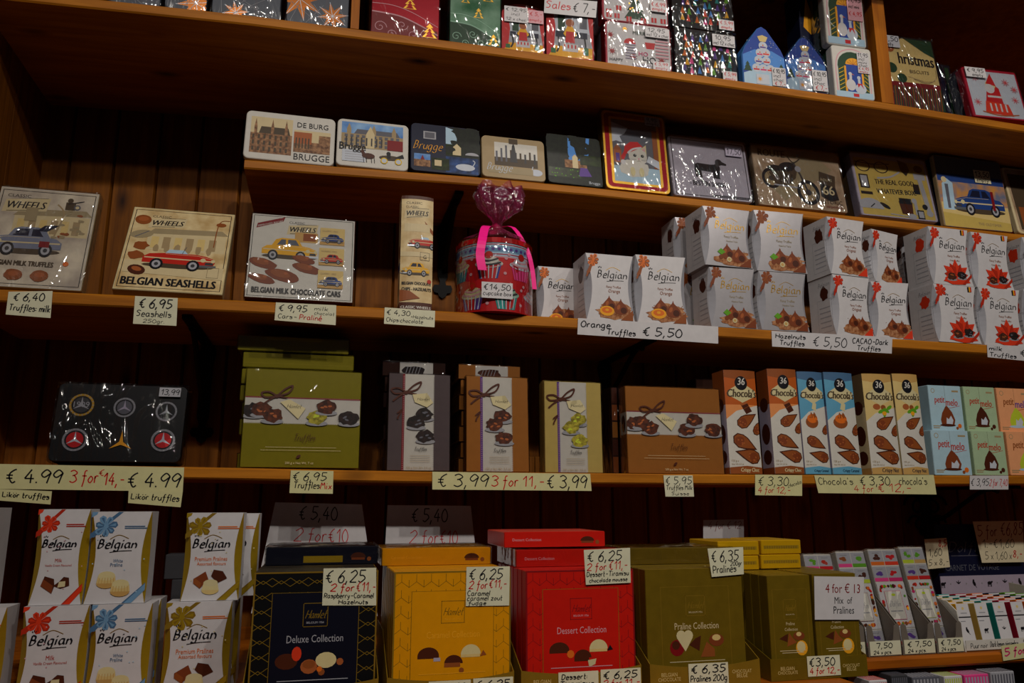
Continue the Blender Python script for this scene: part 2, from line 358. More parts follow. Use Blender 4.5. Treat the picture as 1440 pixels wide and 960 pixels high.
def shelf(s, label):
    d = SH[s]; x0, x1 = d['pts'][0][0], d['pts'][-1][0]; mb = MB(); N = 40
    xs = [x0 + (x1 - x0) * i / N for i in range(N + 1)]; r = .003; V = []
    for x in xs:
        z = ztop(s, x); t = d['t']; y = d['y']
        V += [(x, y, z - t + r), (x, y, z - r), (x, y + r, z), (x, WALL - .001, z), (x, WALL - .001, z - t), (x, y + r, z - t)]
    F = [(i * 6 + j, i * 6 + (j + 1) % 6, i * 6 + 6 + (j + 1) % 6, i * 6 + 6 + j) for i in range(N) for j in range(6)]
    F += [(5, 4, 3, 2, 1, 0), tuple(N * 6 + j for j in range(6))]
    mb.idx(V, [f[::-1] for f in F], 'shelfwood')
    return tag(mb.build('shelf_board'), label, 'shelf')
shelf(1, 'topmost long pine shelf board, its front edge sloping across the top of the photo')
shelf(2, 'narrow pine shelf board carrying the row of picture tins')
shelf(3, 'pine shelf board carrying the cupcake tin and white truffle cartons')
shelf(4, 'pine shelf board carrying the flat truffle boxes and chocolate thin cartons')
def post(pl, pr, y0, label):
    z = 2.42; xa = x_at(pl, y0, z); xb = x_at(pr, y0, z); zb = ztop(1, (xa + xb) / 2) + .0005; mb = MB()
    mb.box(xa, xb, y0, WALL - .002, zb, 1.3595 + Z0, 'postwood')
    return tag(mb.build('shelf_divider'), label, 'shelf divider')
post(495, 506.5, -.063, 'upright pine divider between the silver star tins and the red tree tin')
post(1236, 1253, -.063, 'upright pine divider between the goose tins and the biscuit tin')
Z5 = Z0 - .278
XR = x_at(1228, -.5, Z5)                                 # right end of the protruding counter
def slab(name, x0, x1, y0, y1, z1, t, label, cat, m='counterwood'):
    mb = MB(); r = .004
    pr = [(y0, z1 - t + r), (y0, z1 - r), (y0 + r, z1), (y1, z1), (y1, z1 - t), (y0 + r, z1 - t)]
    V = [(x0, a, b) for a, b in pr] + [(x1, a, b) for a, b in pr]
    mb.idx(V, [(j, 6 + j, 6 + (j + 1) % 6, (j + 1) % 6) for j in range(6)] + [(0, 1, 2, 3, 4, 5), (11, 10, 9, 8, 7, 6)], m)
    return tag(mb.build(name), label, cat)
slab('counter_top', -.68, XR, -.52, WALL - .002, Z5, .03, 'projecting wooden counter top under the gold trays of pralines', 'counter')
slab('shelf_board', XR + .002, 2.7, -.30, WALL - .002, Z5, .021, 'orange brown shelf board under the fruit chocolate trays, bottom right', 'shelf')
slab('shelf_board', XR + .002, 2.7, -.36, WALL - .002, Z5 - .24, .021, 'lowest shelf board, under the small pink and white cartons at bottom right', 'shelf')
mb = MB(); mb.box(-.67, XR - .01, -.49, WALL - .01, .0, Z5 - .0305, 'counterwood')
for i in range(4):
    a = -.66 + i * (XR + .65) / 4; mb.box(a + .02, a + (XR + .65) / 4 - .02, -.502, -.49, .1, Z5 - .08, 'counterwood')
tag(mb.build('base_cabinet'), 'wooden base cabinet carrying the projecting counter top', 'cabinet')

def bracket(px, s, drop, label, scroll=False):
    z1 = 0; yb = WALL - .0005; x0 = x_at(px, yb, SH[s]['pts'][0][1] + Z0 - drop * .6); z1 = ztop(s, x0) - SH[s]['t'] - .001
    root = empty('shelf_bracket', Matrix.Translation((x0, yb, z1))); tag(root, label, 'shelf bracket')
    a = MB(); wv = .013                                 # strap with a spread foot like a lily
    L = [(-wv, 0), (-wv * 1.5, -.02), (-wv, -.05), (-wv, -drop + .06), (-.007, -drop + .045), (-.009, -drop + .036), (-.022, -drop + .036), (-.026, -drop + .026), (-.022, -drop + .016), (-.012, -drop + .014), (-.009, -drop + .006), (0, -drop)]
    out = L + [(-x, z) for x, z in L[-2::-1]]
    a.extrude(out, -.008, 0, 'iron'); a.build('wall_strap', root)
    b = MB(); dep = WALL - SH[s]['y'] - .04; b.box(-.010, .010, -dep, -.008, -.008, 0, 'iron'); b.build('arm', root)
    c = MB(); pts = []
    for i in range(25):
        t = i / 24; pts.append((0, -.02 - (dep * .75) * t + .02 * sin(t * 2 * pi), -drop * .62 + (drop * .62 - .015) * t ** .8 - .02 * sin(t * 2 * pi)))
    c.tube(pts, .006, 'iron'); c.build('brace', root)
    if scroll:
        e = MB()
        for sx in (-1, 1):
            for cz, R in ((-.05, .03), (-.10, .022)):
                e.tube([(sx * (.012 + .03 * (1 - i / 28) + R * (1 - i / 34) * cos(i * .42)), -.006, cz + R * (1 - i / 34) * sin(i * .42)) for i in range(28)], .0035, 'iron')
        e.build('scroll', root)
bracket(288, 3, .235, 'black iron shelf bracket with lily foot between the black tin and olive boxes')
bracket(622, 2, .20, 'black iron bracket behind the tall car print carton and cupcake tin')
bracket(850, 3, .15, 'dark iron bracket above the cream and wide brown truffle boxes')
bracket(1300, 4, .15, 'ornate scrolled iron bracket under the lower shelf beside the navy display', True)

# ------------------------------------------------------------------ placing and building cartons
def place(xl, xr, yt, zb, y, yr=None, lean=0, d=.03, h=None, wd=None):
    """front-bottom corners at photo columns xl, xr and depth y (yr at the right); top middle at photo row yt.  Returns matrix, width, height"""
    yr = y if yr is None else yr; le = radians(lean)
    zf = zb + d * sin(le)
    a = Vector((x_at(xl, y, zf), y, zf)); b = Vector((x_at(xr, yr, zf), yr, zf))
    if wd: b = a + (b - a).normalized() * wd
    W = (b - a).length; yaw = math.atan2(b.y - a.y, b.x - a.x); mid = (a + b) / 2
    M = Matrix.Translation(mid) @ Matrix.Rotation(yaw, 4, 'Z') @ Matrix.Rotation(-le, 4, 'X')
    if h is None:
        lo, hi = .005, .8
        for _ in range(40):
            m = (lo + hi) / 2
            if pix(M @ Vector((0, 0, m)))[1] > yt: lo = m
            else: hi = m
        h = lo
    return M, W, h
def place_top(xl, xr, yt, zb, y, yr=None, **k):
    return place(xl, xr, yt, zb, y + .035, None if yr is None else yr + .035, **k)
def zs(s, px, y=0.0):
    x = x_at(px, y, Z0 + {1: 1.03, 2: .71, 3: .396, 4: .062}[s]); return max(ztop(s, x + i * .02) for i in range(5)) + .0006

def faces(mb, w, d, h, bulge=0):
    """Art for front, left, right and top of a w x d x h carton whose base front centre is the origin"""
    a = w / 2
    return dict(front=Art(mb, (-a, 0, 0), (a, 0, 0), (a, 0, h), (-a, 0, h), bulge),
                left=Art(mb, (-a, d, 0), (-a, 0, 0), (-a, 0, h), (-a, d, h)),
                right=Art(mb, (a, 0, 0), (a, d, 0), (a, d, h), (a, 0, h)),
                top=Art(mb, (-a, 0, h), (a, 0, h), (a, d, h), (-a, d, h)))
def carton_mesh(w, d, h, m, bulge=0, pinch=0, facet=None, side=None):
    mb = MB(); a = w / 2; side = side or m
    if bulge:
        N = 10; o = [(a, d), (-a, d)] + [(-a + w * i / N, -bulge * (1 - (2 * i / N - 1) ** 2)) for i in range(N + 1)]
        n = len(o); V = [(x, y, 0) for x, y in o] + [(x, y, h) for x, y in o]
        mb.idx(V, [tuple(range(n - 1, -1, -1)), tuple(range(n, 2 * n))], m)
        mb.idx(V, [(i, (i + 1) % n, n + (i + 1) % n, n + i) for i in range(n)], side)
    elif pinch:
        N = 12
        def ring(i):
            v = i / N; c = pinch * sin(pi * v) + .0005; z = h * v
            return [(-a + c, 0, z), (a - c, 0, z), (a, c, z), (a, d, z), (-a, d, z), (-a, c, z)]
        R = [ring(i) for i in range(N + 1)]
        for i in range(N):
            for j in range(6):
                mb.face([R[i][j], R[i][(j + 1) % 6], R[i + 1][(j + 1) % 6], R[i + 1][j]], (m if j == 0 else facet if j in (1, 5) else side))
        mb.face(R[0][::-1], m); mb.face(R[N], m)
    else:
        r = min(.0012, d * .1)                          # a hair of softness on the edges
        V = []
        for z, i in ((0, r), (r, 0), (h - r, 0), (h, r)):
            V += [(-a + i + r, i, z), (a - i - r, i, z), (a - i, i + r, z), (a - i, d - i - r, z), (a - i - r, d - i, z), (-a + i + r, d - i, z), (-a + i, d - i - r, z), (-a + i, i + r, z)]
        F = []
        for k in range(3):
            for j in range(8): F.append((k * 8 + j, k * 8 + (j + 1) % 8, k * 8 + 8 + (j + 1) % 8, k * 8 + 8 + j))
        F += [(7, 6, 5, 4, 3, 2, 1, 0), tuple(range(24, 32))]
        mb.idx(V, F, side)
        mb.face([(-a + r, -.00006, r), (a - r, -.00006, r), (a - r, -.00006, h - r), (-a + r, -.00006, h - r)], m)
    return mb
def film_shell(root, w, d, h, m='cellophane', off=.0016, seg=6, wob=.0012, bulge=0):
    """loose clear wrap around the thing: a part of it"""
    mb = MB(); a = w / 2 + off; rnd = random.Random(int(w * 1e6)); N = 8
    def grid(o, U, V, n):
        P_ = [[Vector(o) + Vector(U) * (i / N) + Vector(V) * (j / N) + Vector(n) * (rnd.uniform(0, wob) if 0 < i < N and 0 < j < N else 0) for i in range(N + 1)] for j in range(N + 1)]
        v = [p for r in P_ for p in r]
        mb.idx(v, [(j * (N + 1) + i, j * (N + 1) + i + 1, (j + 1) * (N + 1) + i + 1, (j + 1) * (N + 1) + i) for j in range(N) for i in range(N)], m)
    f = -off - bulge; b = d + off; z1 = h + off; z0 = .0008
    grid((-a, f, z0), (2 * a, 0, 0), (0, 0, z1 - z0), (0, -1, 0)); grid((-a, b, z0), (0, f - b, 0), (0, 0, z1 - z0), (-1, 0, 0))
    grid((a, f, z0), (0, b - f, 0), (0, 0, z1 - z0), (1, 0, 0)); grid((-a, f, z1), (2 * a, 0, 0), (0, b - f, 0), (0, 0, 1))
    o = mb.build('cellophane_wrap', root, smooth=True); o['label'] = 'clear glossy cellophane wrap'; return o
def sticker(root, u0, v0, u1, v1, w, h, paint, m='card', y=-.0026, tilt=0):
    """price sticker on the front of a thing: its part"""
    mb = MB(); x0, x1, z0, z1 = -w / 2 + u0 * w, -w / 2 + u1 * w, v0 * h, v1 * h
    mb.box(x0, x1, y, y + .0006, z0, z1, m)
    A = Art(mb, (x0, y, z0), (x1, y, z0), (x1, y, z1), (x0, y, z1)); paint(A)
    return mb.build('price_sticker', root, Matrix.Rotation(tilt, 4, 'Y') if tilt else None)
def carton(name, label, cat, pl, m, paint=None, d=.03, bulge=0, pinch=0, facet=None, side=None, wrap=None, group=None, sides=None, tops=None):
    M, w, h = pl
    mb = carton_mesh(w, d, h, m, bulge, pinch, facet, side); F = faces(mb, w, d, h, bulge)
    if paint: paint(F['front'])
    if sides: sides(F['left']); sides(F['right'])
    if tops: tops(F['top'])
    o = mb.build(name, None, M); tag(o, label, cat, group)
    if wrap: film_shell(o, w, d, h, wrap, bulge=bulge)
    o['w'] = w; o['h'] = h
    return o
def copy_tree(o, M, label, group=None):
    c = o.copy(); COL.objects.link(c); c.matrix_local = M; c['label'] = label
    if group: c['group'] = group
    for ch in o.children:
        k = ch.copy(); COL.objects.link(k); k.parent = c
    return c
def tin(name, label, cat, pl, paint, body='silver', rim='white', d=.04, r=.012, wrap=None, group=None):
    """flat tin stood on edge: hinged lid facing out, base behind it"""
    M, w, h = pl; root = empty(name, M); tag(root, label, cat, group)
    a = MB(); ol = rrect_pts(-w / 2, 0, w / 2, h, r); n = len(ol)
    def ins(k): return rrect_pts(-w / 2 + k, k, w / 2 - k, h - k, max(r - k, .002))
    rings = [(ins(.0025), 0), (ins(.0008), .0008), (ol, .0025), (ol, d * .45)]
    V = [(x, y, z) for o, y in rings for x, z in o]
    a.idx(V, [tuple(range(n))] + [(k * n + j, (k + 1) * n + j, (k + 1) * n + (j + 1) % n, k * n + (j + 1) % n) for k in range(3) for j in range(n)], rim)
    A = Art(a, (-w / 2, 0, 0), (w / 2, 0, 0), (w / 2, 0, h), (-w / 2, 0, h)); paint(A)
    a.build('lid', root)
    b = MB(); q = ins(.0015); b.extrude(q, d * .45, d, body); b.build('base', root)
    if wrap: film_shell(root, w, d, h, wrap, off=.0022, wob=.002)
    root['w'] = w; root['h'] = h
    return root
def card(name, label, cat, c, y, paint, m='cardyellow', ybot=None, group=None):
    """paper price card from its photo corners TL, TR, BR, BL at depth y"""
    yb = y if ybot is None else ybot
    tl, tr, br, bl = P(*c[0], y), P(*c[1], y), P(*c[2], yb), P(*c[3], yb)
    o = (tl + tr + br + bl) / 4; mb = MB(); q = [p - o for p in (bl, br, tr, tl)]
    n = (q[1] - q[0]).cross(q[3] - q[0]).normalized()
    V = q + [p - n * .0007 for p in q]
    mb.idx(V, [(0, 1, 2, 3), (7, 6, 5, 4), (0, 4, 5, 1), (1, 5, 6, 2), (2, 6, 7, 3), (3, 7, 4, 0)], m)
    paint(Art(mb, *q))
    return tag(mb.build(name, None, Matrix.Translation(o)), label, cat, group)

# ------------------------------------------------------------------ printed motifs
def gem(A, u, v, r, kind='truffle'):
    """one lumpy truffle"""
    ru, rv = r, r * A.w / A.h
    A.ell(u, v - rv * .62, ru * 1.15, rv * .28, 'grey', 12)
    A.ell(u, v, ru, rv * .72, kind, 18, jag=.16)
    for _ in range(3): A.ell(u + random.uniform(-.5, .5) * ru, v + random.uniform(-.3, .3) * rv, ru * .22, rv * .1, {'truffle': 'choclight', 'truffledark': 'slate', 'trufflegreen': 'lime'}[kind], 8, rot=random.uniform(-.6, .6))
def drop(A, u, v, r, m='chocmid'):
    """pointed cocoa truffle"""
    k = A.w / A.h
    pts = [(0, 1.15), (.12, .8), (.45, .45), (.85, 0), (.95, -.4), (.6, -.8), (0, -.9), (-.6, -.8), (-.95, -.4), (-.85, 0), (-.45, .45), (-.1, .85)]
    A.poly([(u + x * r, v + y * r * k) for x, y in pts][::-1], m); A.ell(u + r * .35, v - r * .35 * k, r * .42, r * .4 * k, 'choc', 10); A.ell(u - r * .3, v + .05 * k * r, r * .2, r * .35 * k, 'choclight', 8, rot=-.4)
def script(A, sx, u, v, wf, hf, m='ink', lw=.0022, slant=.3):
    A.hand(sx, u, v, wf, hf, m, lw, slant, nib=(.33, .2))
def belgian_logo(A, u, v, wf, m='ink', g='gold'):
    hf = wf * .24 * A.w / A.h
    script(A, 'Belgian', u, v, wf * .94, hf, m, .0023, .22)
    A.line([(u + wf * .3, v - hf * .45), (u + wf * .55, v - hf * .32), (u + wf * .85, v - hf * .28)], .001, m, True)
    A.line([(u + wf * .28, v + hf * 1.0), (u + wf * .5, v + hf * 1.45), (u + wf * .75, v + hf * 1.05)], .0009, g, True)
    for k in (-1, 0, 1): A.ell(u + wf * .08 + k * .026, v + hf * (1.42 - .08 * abs(k)), .009, .017 * A.w / A.h, m, 8, rot=k * -.5)
def bow(A, u, v, r, m, m2, tail):
    """printed ribbon bow with a diagonal tail"""
    k = A.w / A.h
    A.poly([(u - .02, v), (u + .02, v + .03 * k), (tail[0] + .05, tail[1]), (tail[0] - .03, tail[1])], m2)
    for i in range(7):
        t = i * 2 * pi / 7 + .25; c, d, e = t - .42, t + .42, r * random.uniform(.85, 1.1)
        A.poly([(u, v), (u + e * .8 * cos(c), v + e * .8 * sin(c) * k), (u + e * cos(t - .15), v + e * sin(t - .15) * k), (u + e * .95 * cos(t + .2), v + e * .95 * sin(t + .2) * k), (u + e * .7 * cos(d), v + e * .7 * sin(d) * k)], m if i % 3 else m2)
        A.poly([(u + e * .25 * cos(t), v + e * .25 * sin(t) * k), (u + e * .8 * cos(t - .2), v + e * .8 * sin(t - .2) * k), (u + e * .85 * cos(t + .1), v + e * .85 * sin(t + .1) * k)], m2 if i % 3 else m)
    A.ell(u, v, r * .22, r * .2 * k, m, 10)
def grey_text(A, u, v, wf, n=2, m='faded', s='Fancy Truffles'):
    A.txt(s, u, v, wf, m)
def car(A, u, v, wf, paint, flip=1, glass='navy', open_top=False):
    """period car in three-quarter view: body, cabin, fenders, bumper, wheels"""
    hf = wf * A.w / A.h * .45
    X = lambda x: u + (x if flip > 0 else 1 - x) * wf
    q = lambda L: [(X(a), v + b * hf) for a, b in (L if flip > 0 else L[::-1])]
    A.ell(X(.5), v + .1 * hf, .5 * wf, .12 * hf, 'sepiadark')
    if open_top:
        A.poly(q([(.28, .62), (.62, .62), (.55, .82), (.34, .82)]), glass); A.line(q([(.52, .62), (.57, .98)]), .0012, 'silver')
    else:
        A.poly(q([(.16, .58), (.74, .58), (.66, .92), (.58, 1.0), (.34, 1.0), (.24, .92)]), paint)
        A.poly(q([(.25, .62), (.42, .62), (.42, .93), (.34, .93)]), glass); A.poly(q([(.46, .62), (.68, .62), (.6, .93), (.46, .93)]), glass)
    A.poly(q([(0, .2), (.97, .16), (1, .34), (.97, .5), (.86, .6), (.72, .66), (.3, .66), (.08, .6), (0, .45)]), paint)
    A.poly(q([(.02, .40), (.98, .36), (.98, .41), (.02, .45)]), 'sand'); A.poly(q([(.68, .1), (1.02, .1), (1.02, .2), (.68, .2)]), 'silver')
    A.line(q([(.3, .62), (.75, .6), (.95, .48)]), .0008, 'sand')
    A.ell(X(.83), v + .42 * hf, .04 * wf, .09 * hf, 'ivory', 10); A.ell(X(.97), v + .4 * hf, .03 * wf, .08 * hf, 'ivory', 10)
    A.poly(q([(.86, .22), (.98, .22), (.97, .33), (.87, .33)]), 'darkgrey')
    for x in (.2, .7): 
        A.ell(X(x), v + .15 * hf, .092 * wf, .25 * hf, 'ink', 14); A.ell(X(x), v + .15 * hf, .06 * wf, .165 * hf, 'lightgrey', 12); A.ell(X(x), v + .15 * hf, .03 * wf, .08 * hf, 'darkgrey', 8)
def wheels_logo(A, u, v, wf):
    hf = wf * A.w / A.h * .22
    A.txt('CLASSIC', u + wf * .06, v + hf * 1.45, wf * .5, 'ink', .9)
    A.poly([(u, v - hf * .5), (u + wf * .95, v - hf * .15), (u + wf, v + hf * 1.55), (u + wf * .05, v + hf * 1.1)], 'sand')
    A.txt('WHEELS', u + wf * .06, v, wf * .84, 'ink', 1.25, .25, .03, bold=.0005)
    A.line([(u + wf * .1, v - hf * .35), (u + wf * .7, v - hf * .1)], .0012, 'ink'); A.line([(u + wf * .3, v + hf * 1.35), (u + wf * .95, v + hf * 1.5)], .0008, 'ink')
def tree(A, u, v, r, m, k=1.5):
    q = A.w / A.h
    for i in range(3):
        b = v + i * r * .75 * q; s_ = r * (1 - .25 * i); A.poly([(u - s_, b), (u + s_, b), (u, b + s_ * k * q)], m)
def swirl(A, u, v, r, m, lw=.0012, sg=1):
    A.line([(u + r * (1 - i / 22) * cos(sg * i * .45), v + r * (1 - i / 22) * sin(sg * i * .45) * A.w / A.h) for i in range(20)], lw, m)

# ------------------------------------------------------------------ top shelf: Christmas tins
def ht(*lines):
    def f(A):
        for L in lines:
            sx, u, v, wf, hf = L[:5]; c = L[5] if len(L) > 5 else 'ink'; lw = L[6] if len(L) > 6 else max(.0008, hf * A.h * .14)
            A.hand(sx, u, v, wf, hf, c, lw, rise=L[7] if len(L) > 7 else 0)
    return f
def top_of(pl): return (pl[0] @ Vector((0, 0, pl[2]))).z + .0006
def star(A, u, v, r, m, m2):
    k = A.w / A.h; o = []
    for i in range(16):
        q = r if i % 2 == 0 else r * .42; o.append((u + q * cos(i * pi / 8 + .2), v + q * sin(i * pi / 8 + .2) * k))
    A.poly(o, m)
    for i in range(0, 16, 2): A.line([(u, v), o[i]], .0012, m2)
def star_paint(spots):
    def f(A):
        A.rrect(.01, .01, .99, .99, .01, 'steelgrey'); A.rect(.62, 0.02, .66, .98, 'slate')
        for u, v, r in spots: star(A, u, v, r, 'copperfoil', 'silver')
        for i in range(5): A.line([(random.random(), .03), (random.random(), .3)], .0008, 'lightgrey')
    return f
y1 = -.088
for (a, b, sp, lb) in ((152, 224, [(.5, .5, .4)], 'silver tin with copper stars at the far left of the top shelf'),
                       (231, 289, [(.75, .12, .5)], 'silver tin with orange copper star between two others, left on the top shelf'),
                       (297, 393, [(.35, .05, .2), (.75, .5, .3)], 'broad silver star tin with bright film glints, second before the upright divider'),
                       (402, 489, [(.2, .35, .4), (.74, .17, .26)], 'silver tin with large copper star beside the upright divider')):
    tin('gift_tin', lb, 'tin', place_top(a, b, 0, zs(1, a, y1), y1, h=.17), star_paint(sp), 'slate', 'steelgrey', .05, .008, 'cellophane', 'silver star tins on the top shelf')
def tree_paint(base, dark, line):
    def f(A):
        A.rrect(.01, .01, .99, .99, .01, base)
        A.poly([(.01, .02), (.98, .02), (.98, .14), (.7, .2), (.4, .28), (.01, .3)], dark)
        A.line([(.01, .3), (.4, .28), (.7, .2), (.98, .1)], .003, line, True); A.line([(.01, .4), (.3, .4), (.6, .34), (.98, .2)], .0015, line, True)
        for u, v, r, s_ in ((.13, .12, .1, 1), (.45, .17, .09, -1), (.8, .08, .1, 1), (.3, .05, .07, 1), (.62, .07, .09, -1)): swirl(A, u, v, r, line, .0015, s_)
        for u, v, r in ((.86, .06, .11), (.56, .38, .1), (.3, .55, .09), (.75, .6, .11), (.15, .7, .1)): tree(A, u, v, r, 'gold', 1.2); tree(A, u, v + .005, r * .62, base, 1.2)
    return f
tin('gift_tin', 'red tin with gold Christmas trees and white swirls beside the divider', 'tin', place_top(521, 617, 0, zs(1, 520, -.08), -.08, -.082, h=.2), tree_paint('tinred', 'darkred', 'palepink'), 'crimson', 'tinred', .07, .008, 'cellophane')
tin('gift_tin', 'green tin with Christmas trees and pale swirls right of the red one', 'tin', place_top(632, 704, 0, zs(1, 632, -.08), -.08, -.084, h=.2), tree_paint('tingreen', 'darkgreen', 'mint'), 'teal', 'tingreen', .07, .008, 'cellophane')
def shaped(name, label, pl, shape, paint, m, d=.06, side=None, wrap=None, group=None):
    M, w, h = pl; mb = MB(); o = [((u - .5) * w, v * h) for u, v in shape]; n = len(o)
    r = [[((x) * k, z * k + h * (1 - k) * .5) for x, z in o] for k in (.975, 1)]
    V = [(x, 0, z) for x, z in r[0]] + [(x, .003, z) for x, z in r[1]] + [(x, d, z) for x, z in r[1]]
    mb.idx(V, [tuple(range(n)), tuple(range(3 * n - 1, 2 * n - 1, -1))], m)
    mb.idx(V, [(k * n + j, (k + 1) * n + j, (k + 1) * n + (j + 1) % n, k * n + (j + 1) % n) for k in (0, 1) for j in range(n)], side or m)
    A = faces(mb, w, d, h)['front']; paint(A); ob = mb.build(name, None, M); tag(ob, label, 'tin', group)
    if wrap:                                            # film follows the outline
        f = MB(); q = [((u - .5) * w * 1.02, v * h * 1.012 + .0006) for u, v in shape]; f.extrude(q, -.003, d + .002, wrap); c = f.build('cellophane_wrap', ob); c['label'] = 'clear glossy cellophane wrap'
    return ob
ARCH = [(0, 0), (1, 0), (1, .84)] + [(.5 + .5 * cos(t), .84 + .16 * sin(t)) for t in [pi * i / 10 for i in range(1, 10)]] + [(0, .84)]
def fireside(A):
    A.rect(.04, .03, .96, .82, 'swan'); A.rect(.04, .03, .96, .2, 'yellow'); A.rect(.04, .2, .96, .42, 'lightgrey')
    A.poly([(.04, .03), (.16, .15), (.2, .5), (.14, .84), (.04, .84)], 'red'); A.poly([(.96, .2), (.96, .84), (.86, .84), (.9, .5)], 'red')
    A.rect(.25, .45, .4, .8, 'darkgreen'); A.rect(.7, .5, .86, .78, 'slate'); A.poly([(.3, .84), (.62, .78), (.7, .84), (.55, .9)], 'ink')
    A.rect(.2, .34, .86, .44, 'navy'); A.poly([(.36, .4), (.5, .6), (.64, .4), (.6, .36), (.4, .36)], 'yellow'); A.disc(.5, .58, .09, 'choclight'); A.poly([(.4, .26), (.6, .26), (.58, .44), (.42, .44)], 'red')
    for u in (.25, .8): A.line([(u, .36), (u + .02, .2), (u - .03, .1)], .004, 'ink', True)
    A.rect(.34, .12, .66, .24, 'white')
    for i in range(4): A.rect(.37 + i * .075, .17, .4 + i * .075, .23, 'red')
    A.rect(.1, .08, .2, .16, 'green'); A.rect(.78, .08, .88, .2, 'green')
y1 = -.085
pl = place_top(705, 766, 9, zs(1, 705, y1), y1, -.09); t1 = shaped('gift_tin', 'arched tin with fireside scene, white and red price notes at its top', pl, ARCH, fireside, 'red', .07, 'darkred', 'cellophane')
sticker(t1, .06, .62, .6, .95, pl[1], pl[2], ht(('€ 12,95', .06, .7, .86, .2), ('incl', .3, .42, .35, .18), ('12 x choc', .06, .1, .86, .18)), 'white', -.0042)
sticker(t1, .62, .64, .97, .92, pl[1], pl[2], ht(('€ 5,-', .08, .58, .8, .28, 'red'), ('empty', .06, .15, .8, .2, 'red')), 'palepink', -.0042)
pl = place_top(768, 836, -4, zs(1, 768, y1), y1, -.092); t1 = shaped('gift_tin', 'arched tin with fireside scene behind the big sale note', pl, ARCH, fireside, 'red', .07, 'darkred', 'cellophane')
card('price_card', 'white note with red and black sale lettering stuck over the arched tin', 'price card', ((766, -4), (840, 2), (838, 25), (765, 18)), -.0615, ht(('Sales', .03, .32, .46, .48, 'red', .0022), ('€ 7,-', .54, .25, .42, .55, 'ink', .0022)), 'cardwhite')
def xmas_white(kind):
    def f(A):
        A.rrect(.005, .005, .995, .995, .01, 'crimson'); A.rrect(.03, .03, .985, .985, .008, 'white')
        if kind:
            tree(A, .5, .1, .17, 'darkgreen', 1.6); A.disc(.3, .75, .05, 'choclight')
            for i in range(14): A.disc(.5 + random.uniform(-.1, .1), random.uniform(.15, .55), .012, random.choice(['red', 'gold', 'white']))
            for u, v in ((.1, .12), (.22, .12), (.4, .08), (.62, .08), (.78, .12), (.92, .12), (.25, .3), (.1, .2)): A.rect(u - .04, v - .05, u + .04, v + .06, 'red'); A.rect(u - .006, v - .05, u + .006, v + .06, 'white')
        else:
            A.ell(.37, .55, .09, .12, 'red', 14, a0=0, a1=180); A.poly([(.62, .48), (.74, .48), (.76, .62), (.6, .62)], 'red'); star(A, .3, .86, .05, 'gold', 'amber')
            for u, v in ((.08, .7), (.1, .35), (.85, .25), (.42, .28)): star(A, u, v, .06, 'red', 'darkred')
            A.txt('HO', .56, .16, .2, 'ink', 1.1); A.txt('HO', .5, .31, .14, 'magenta'); A.txt('SNOW', .4, .05, .28, 'lilac', 1.0, bold=.0006); A.txt('HAPPY', .06, .14, .2, 'ink')
            A.txt('MERRY', .42, .76, .24, 'darkgreen')
            for i in range(6): A.rect(.76, .3 + i * .07, .96, .335 + i * .07, 'palepink'); A.rect(.3, .22 + i * .06, .46, .245 + i * .06, 'lilac')
    return f
y1 = -.08
pl = place_top(852, 945, 34, zs(1, 852, y1), y1, -.086); tb = tin('gift_tin', 'white Christmas tin with red motifs, lower of the white pair on the top shelf', 'tin', pl, xmas_white(0), 'lilac', 'crimson', .07, .008, 'cellophane')
sticker(tb, .6, .72, .97, .93, pl[1], pl[2], ht(('12,95', .1, .55, .7, .38), ('incl 12 x choc', .04, .1, .92, .32)), 'white', -.006)
sticker(tb, .7, .02, .95, .2, pl[1], pl[2], ht(('€ 5,99', .08, .55, .8, .35, 'red'), ('empty', .15, .12, .7, .3, 'red')), 'white', -.006)
pl = place_top(847, 940, -28, top_of(pl), y1, -.086); tb = tin('gift_tin', 'white tin with a printed Christmas tree, upper of the white pair on the top shelf', 'tin', pl, xmas_white(1), 'lilac', 'crimson', .07, .008, 'cellophane')
sticker(tb, .72, .3, .97, .55, pl[1], pl[2], ht(('€ 6,99', .05, .5, .85, .35, 'red'), ('empty', .1, .1, .8, .3, 'red')), 'white', -.006)
def tiny_trees(A):
    A.rrect(.01, .01, .99, .99, .012, 'black')
    cs = ['pink', 'flower', 'yellow', 'sky', 'leaf', 'violet', 'teal', 'orange']
    for i in range(34):
        u, v = .16 + .72 * (i % 7) / 6 + random.uniform(-.03, .03), .14 + .7 * (i // 7) / 4.5 + random.uniform(-.03, .03); A.poly([(u - .035, v), (u + .035, v), (u + .012, v + .1), (u, v + .14), (u - .012, v + .1)], random.choice(cs))
    for i in range(30): A.disc(random.uniform(.1, .9), random.uniform(.1, .9), .009, random.choice(['gold', 'leaf', 'white']), 8)
pl = place_top(951, 1038, 43, zs(1, 951, -.075), -.075, -.078); tb = tin('gift_tin', 'black tin with many small coloured trees, lower one of its stack', 'tin', pl, tiny_trees, 'ink', 'black', .07, .01, 'crinkle')
sticker(tb, .6, .7, .97, .93, pl[1], pl[2], ht(('10,95', .1, .55, .7, .36), ('incl 12 x choc', .04, .12, .92, .3)), 'white', -.006)
sticker(tb, .74, .02, .97, .22, pl[1], pl[2], ht(('€ 5,99', .08, .55, .84, .34, 'red'), ('empty', .15, .12, .7, .3, 'red')), 'white', -.006)
pl = place_top(946, 1032, -26, top_of(pl), -.075, -.078); tb = tin('gift_tin', 'black tin with many small coloured trees, upper one cut by the photo edge', 'tin', pl, tiny_trees, 'ink', 'black', .07, .01, 'crinkle')
sticker(tb, .74, .04, .99, .24, pl[1], pl[2], ht(('€ 5,99', .08, .55, .84, .34, 'red'), ('empty', .15, .12, .7, .3, 'red')), 'white', -.006)
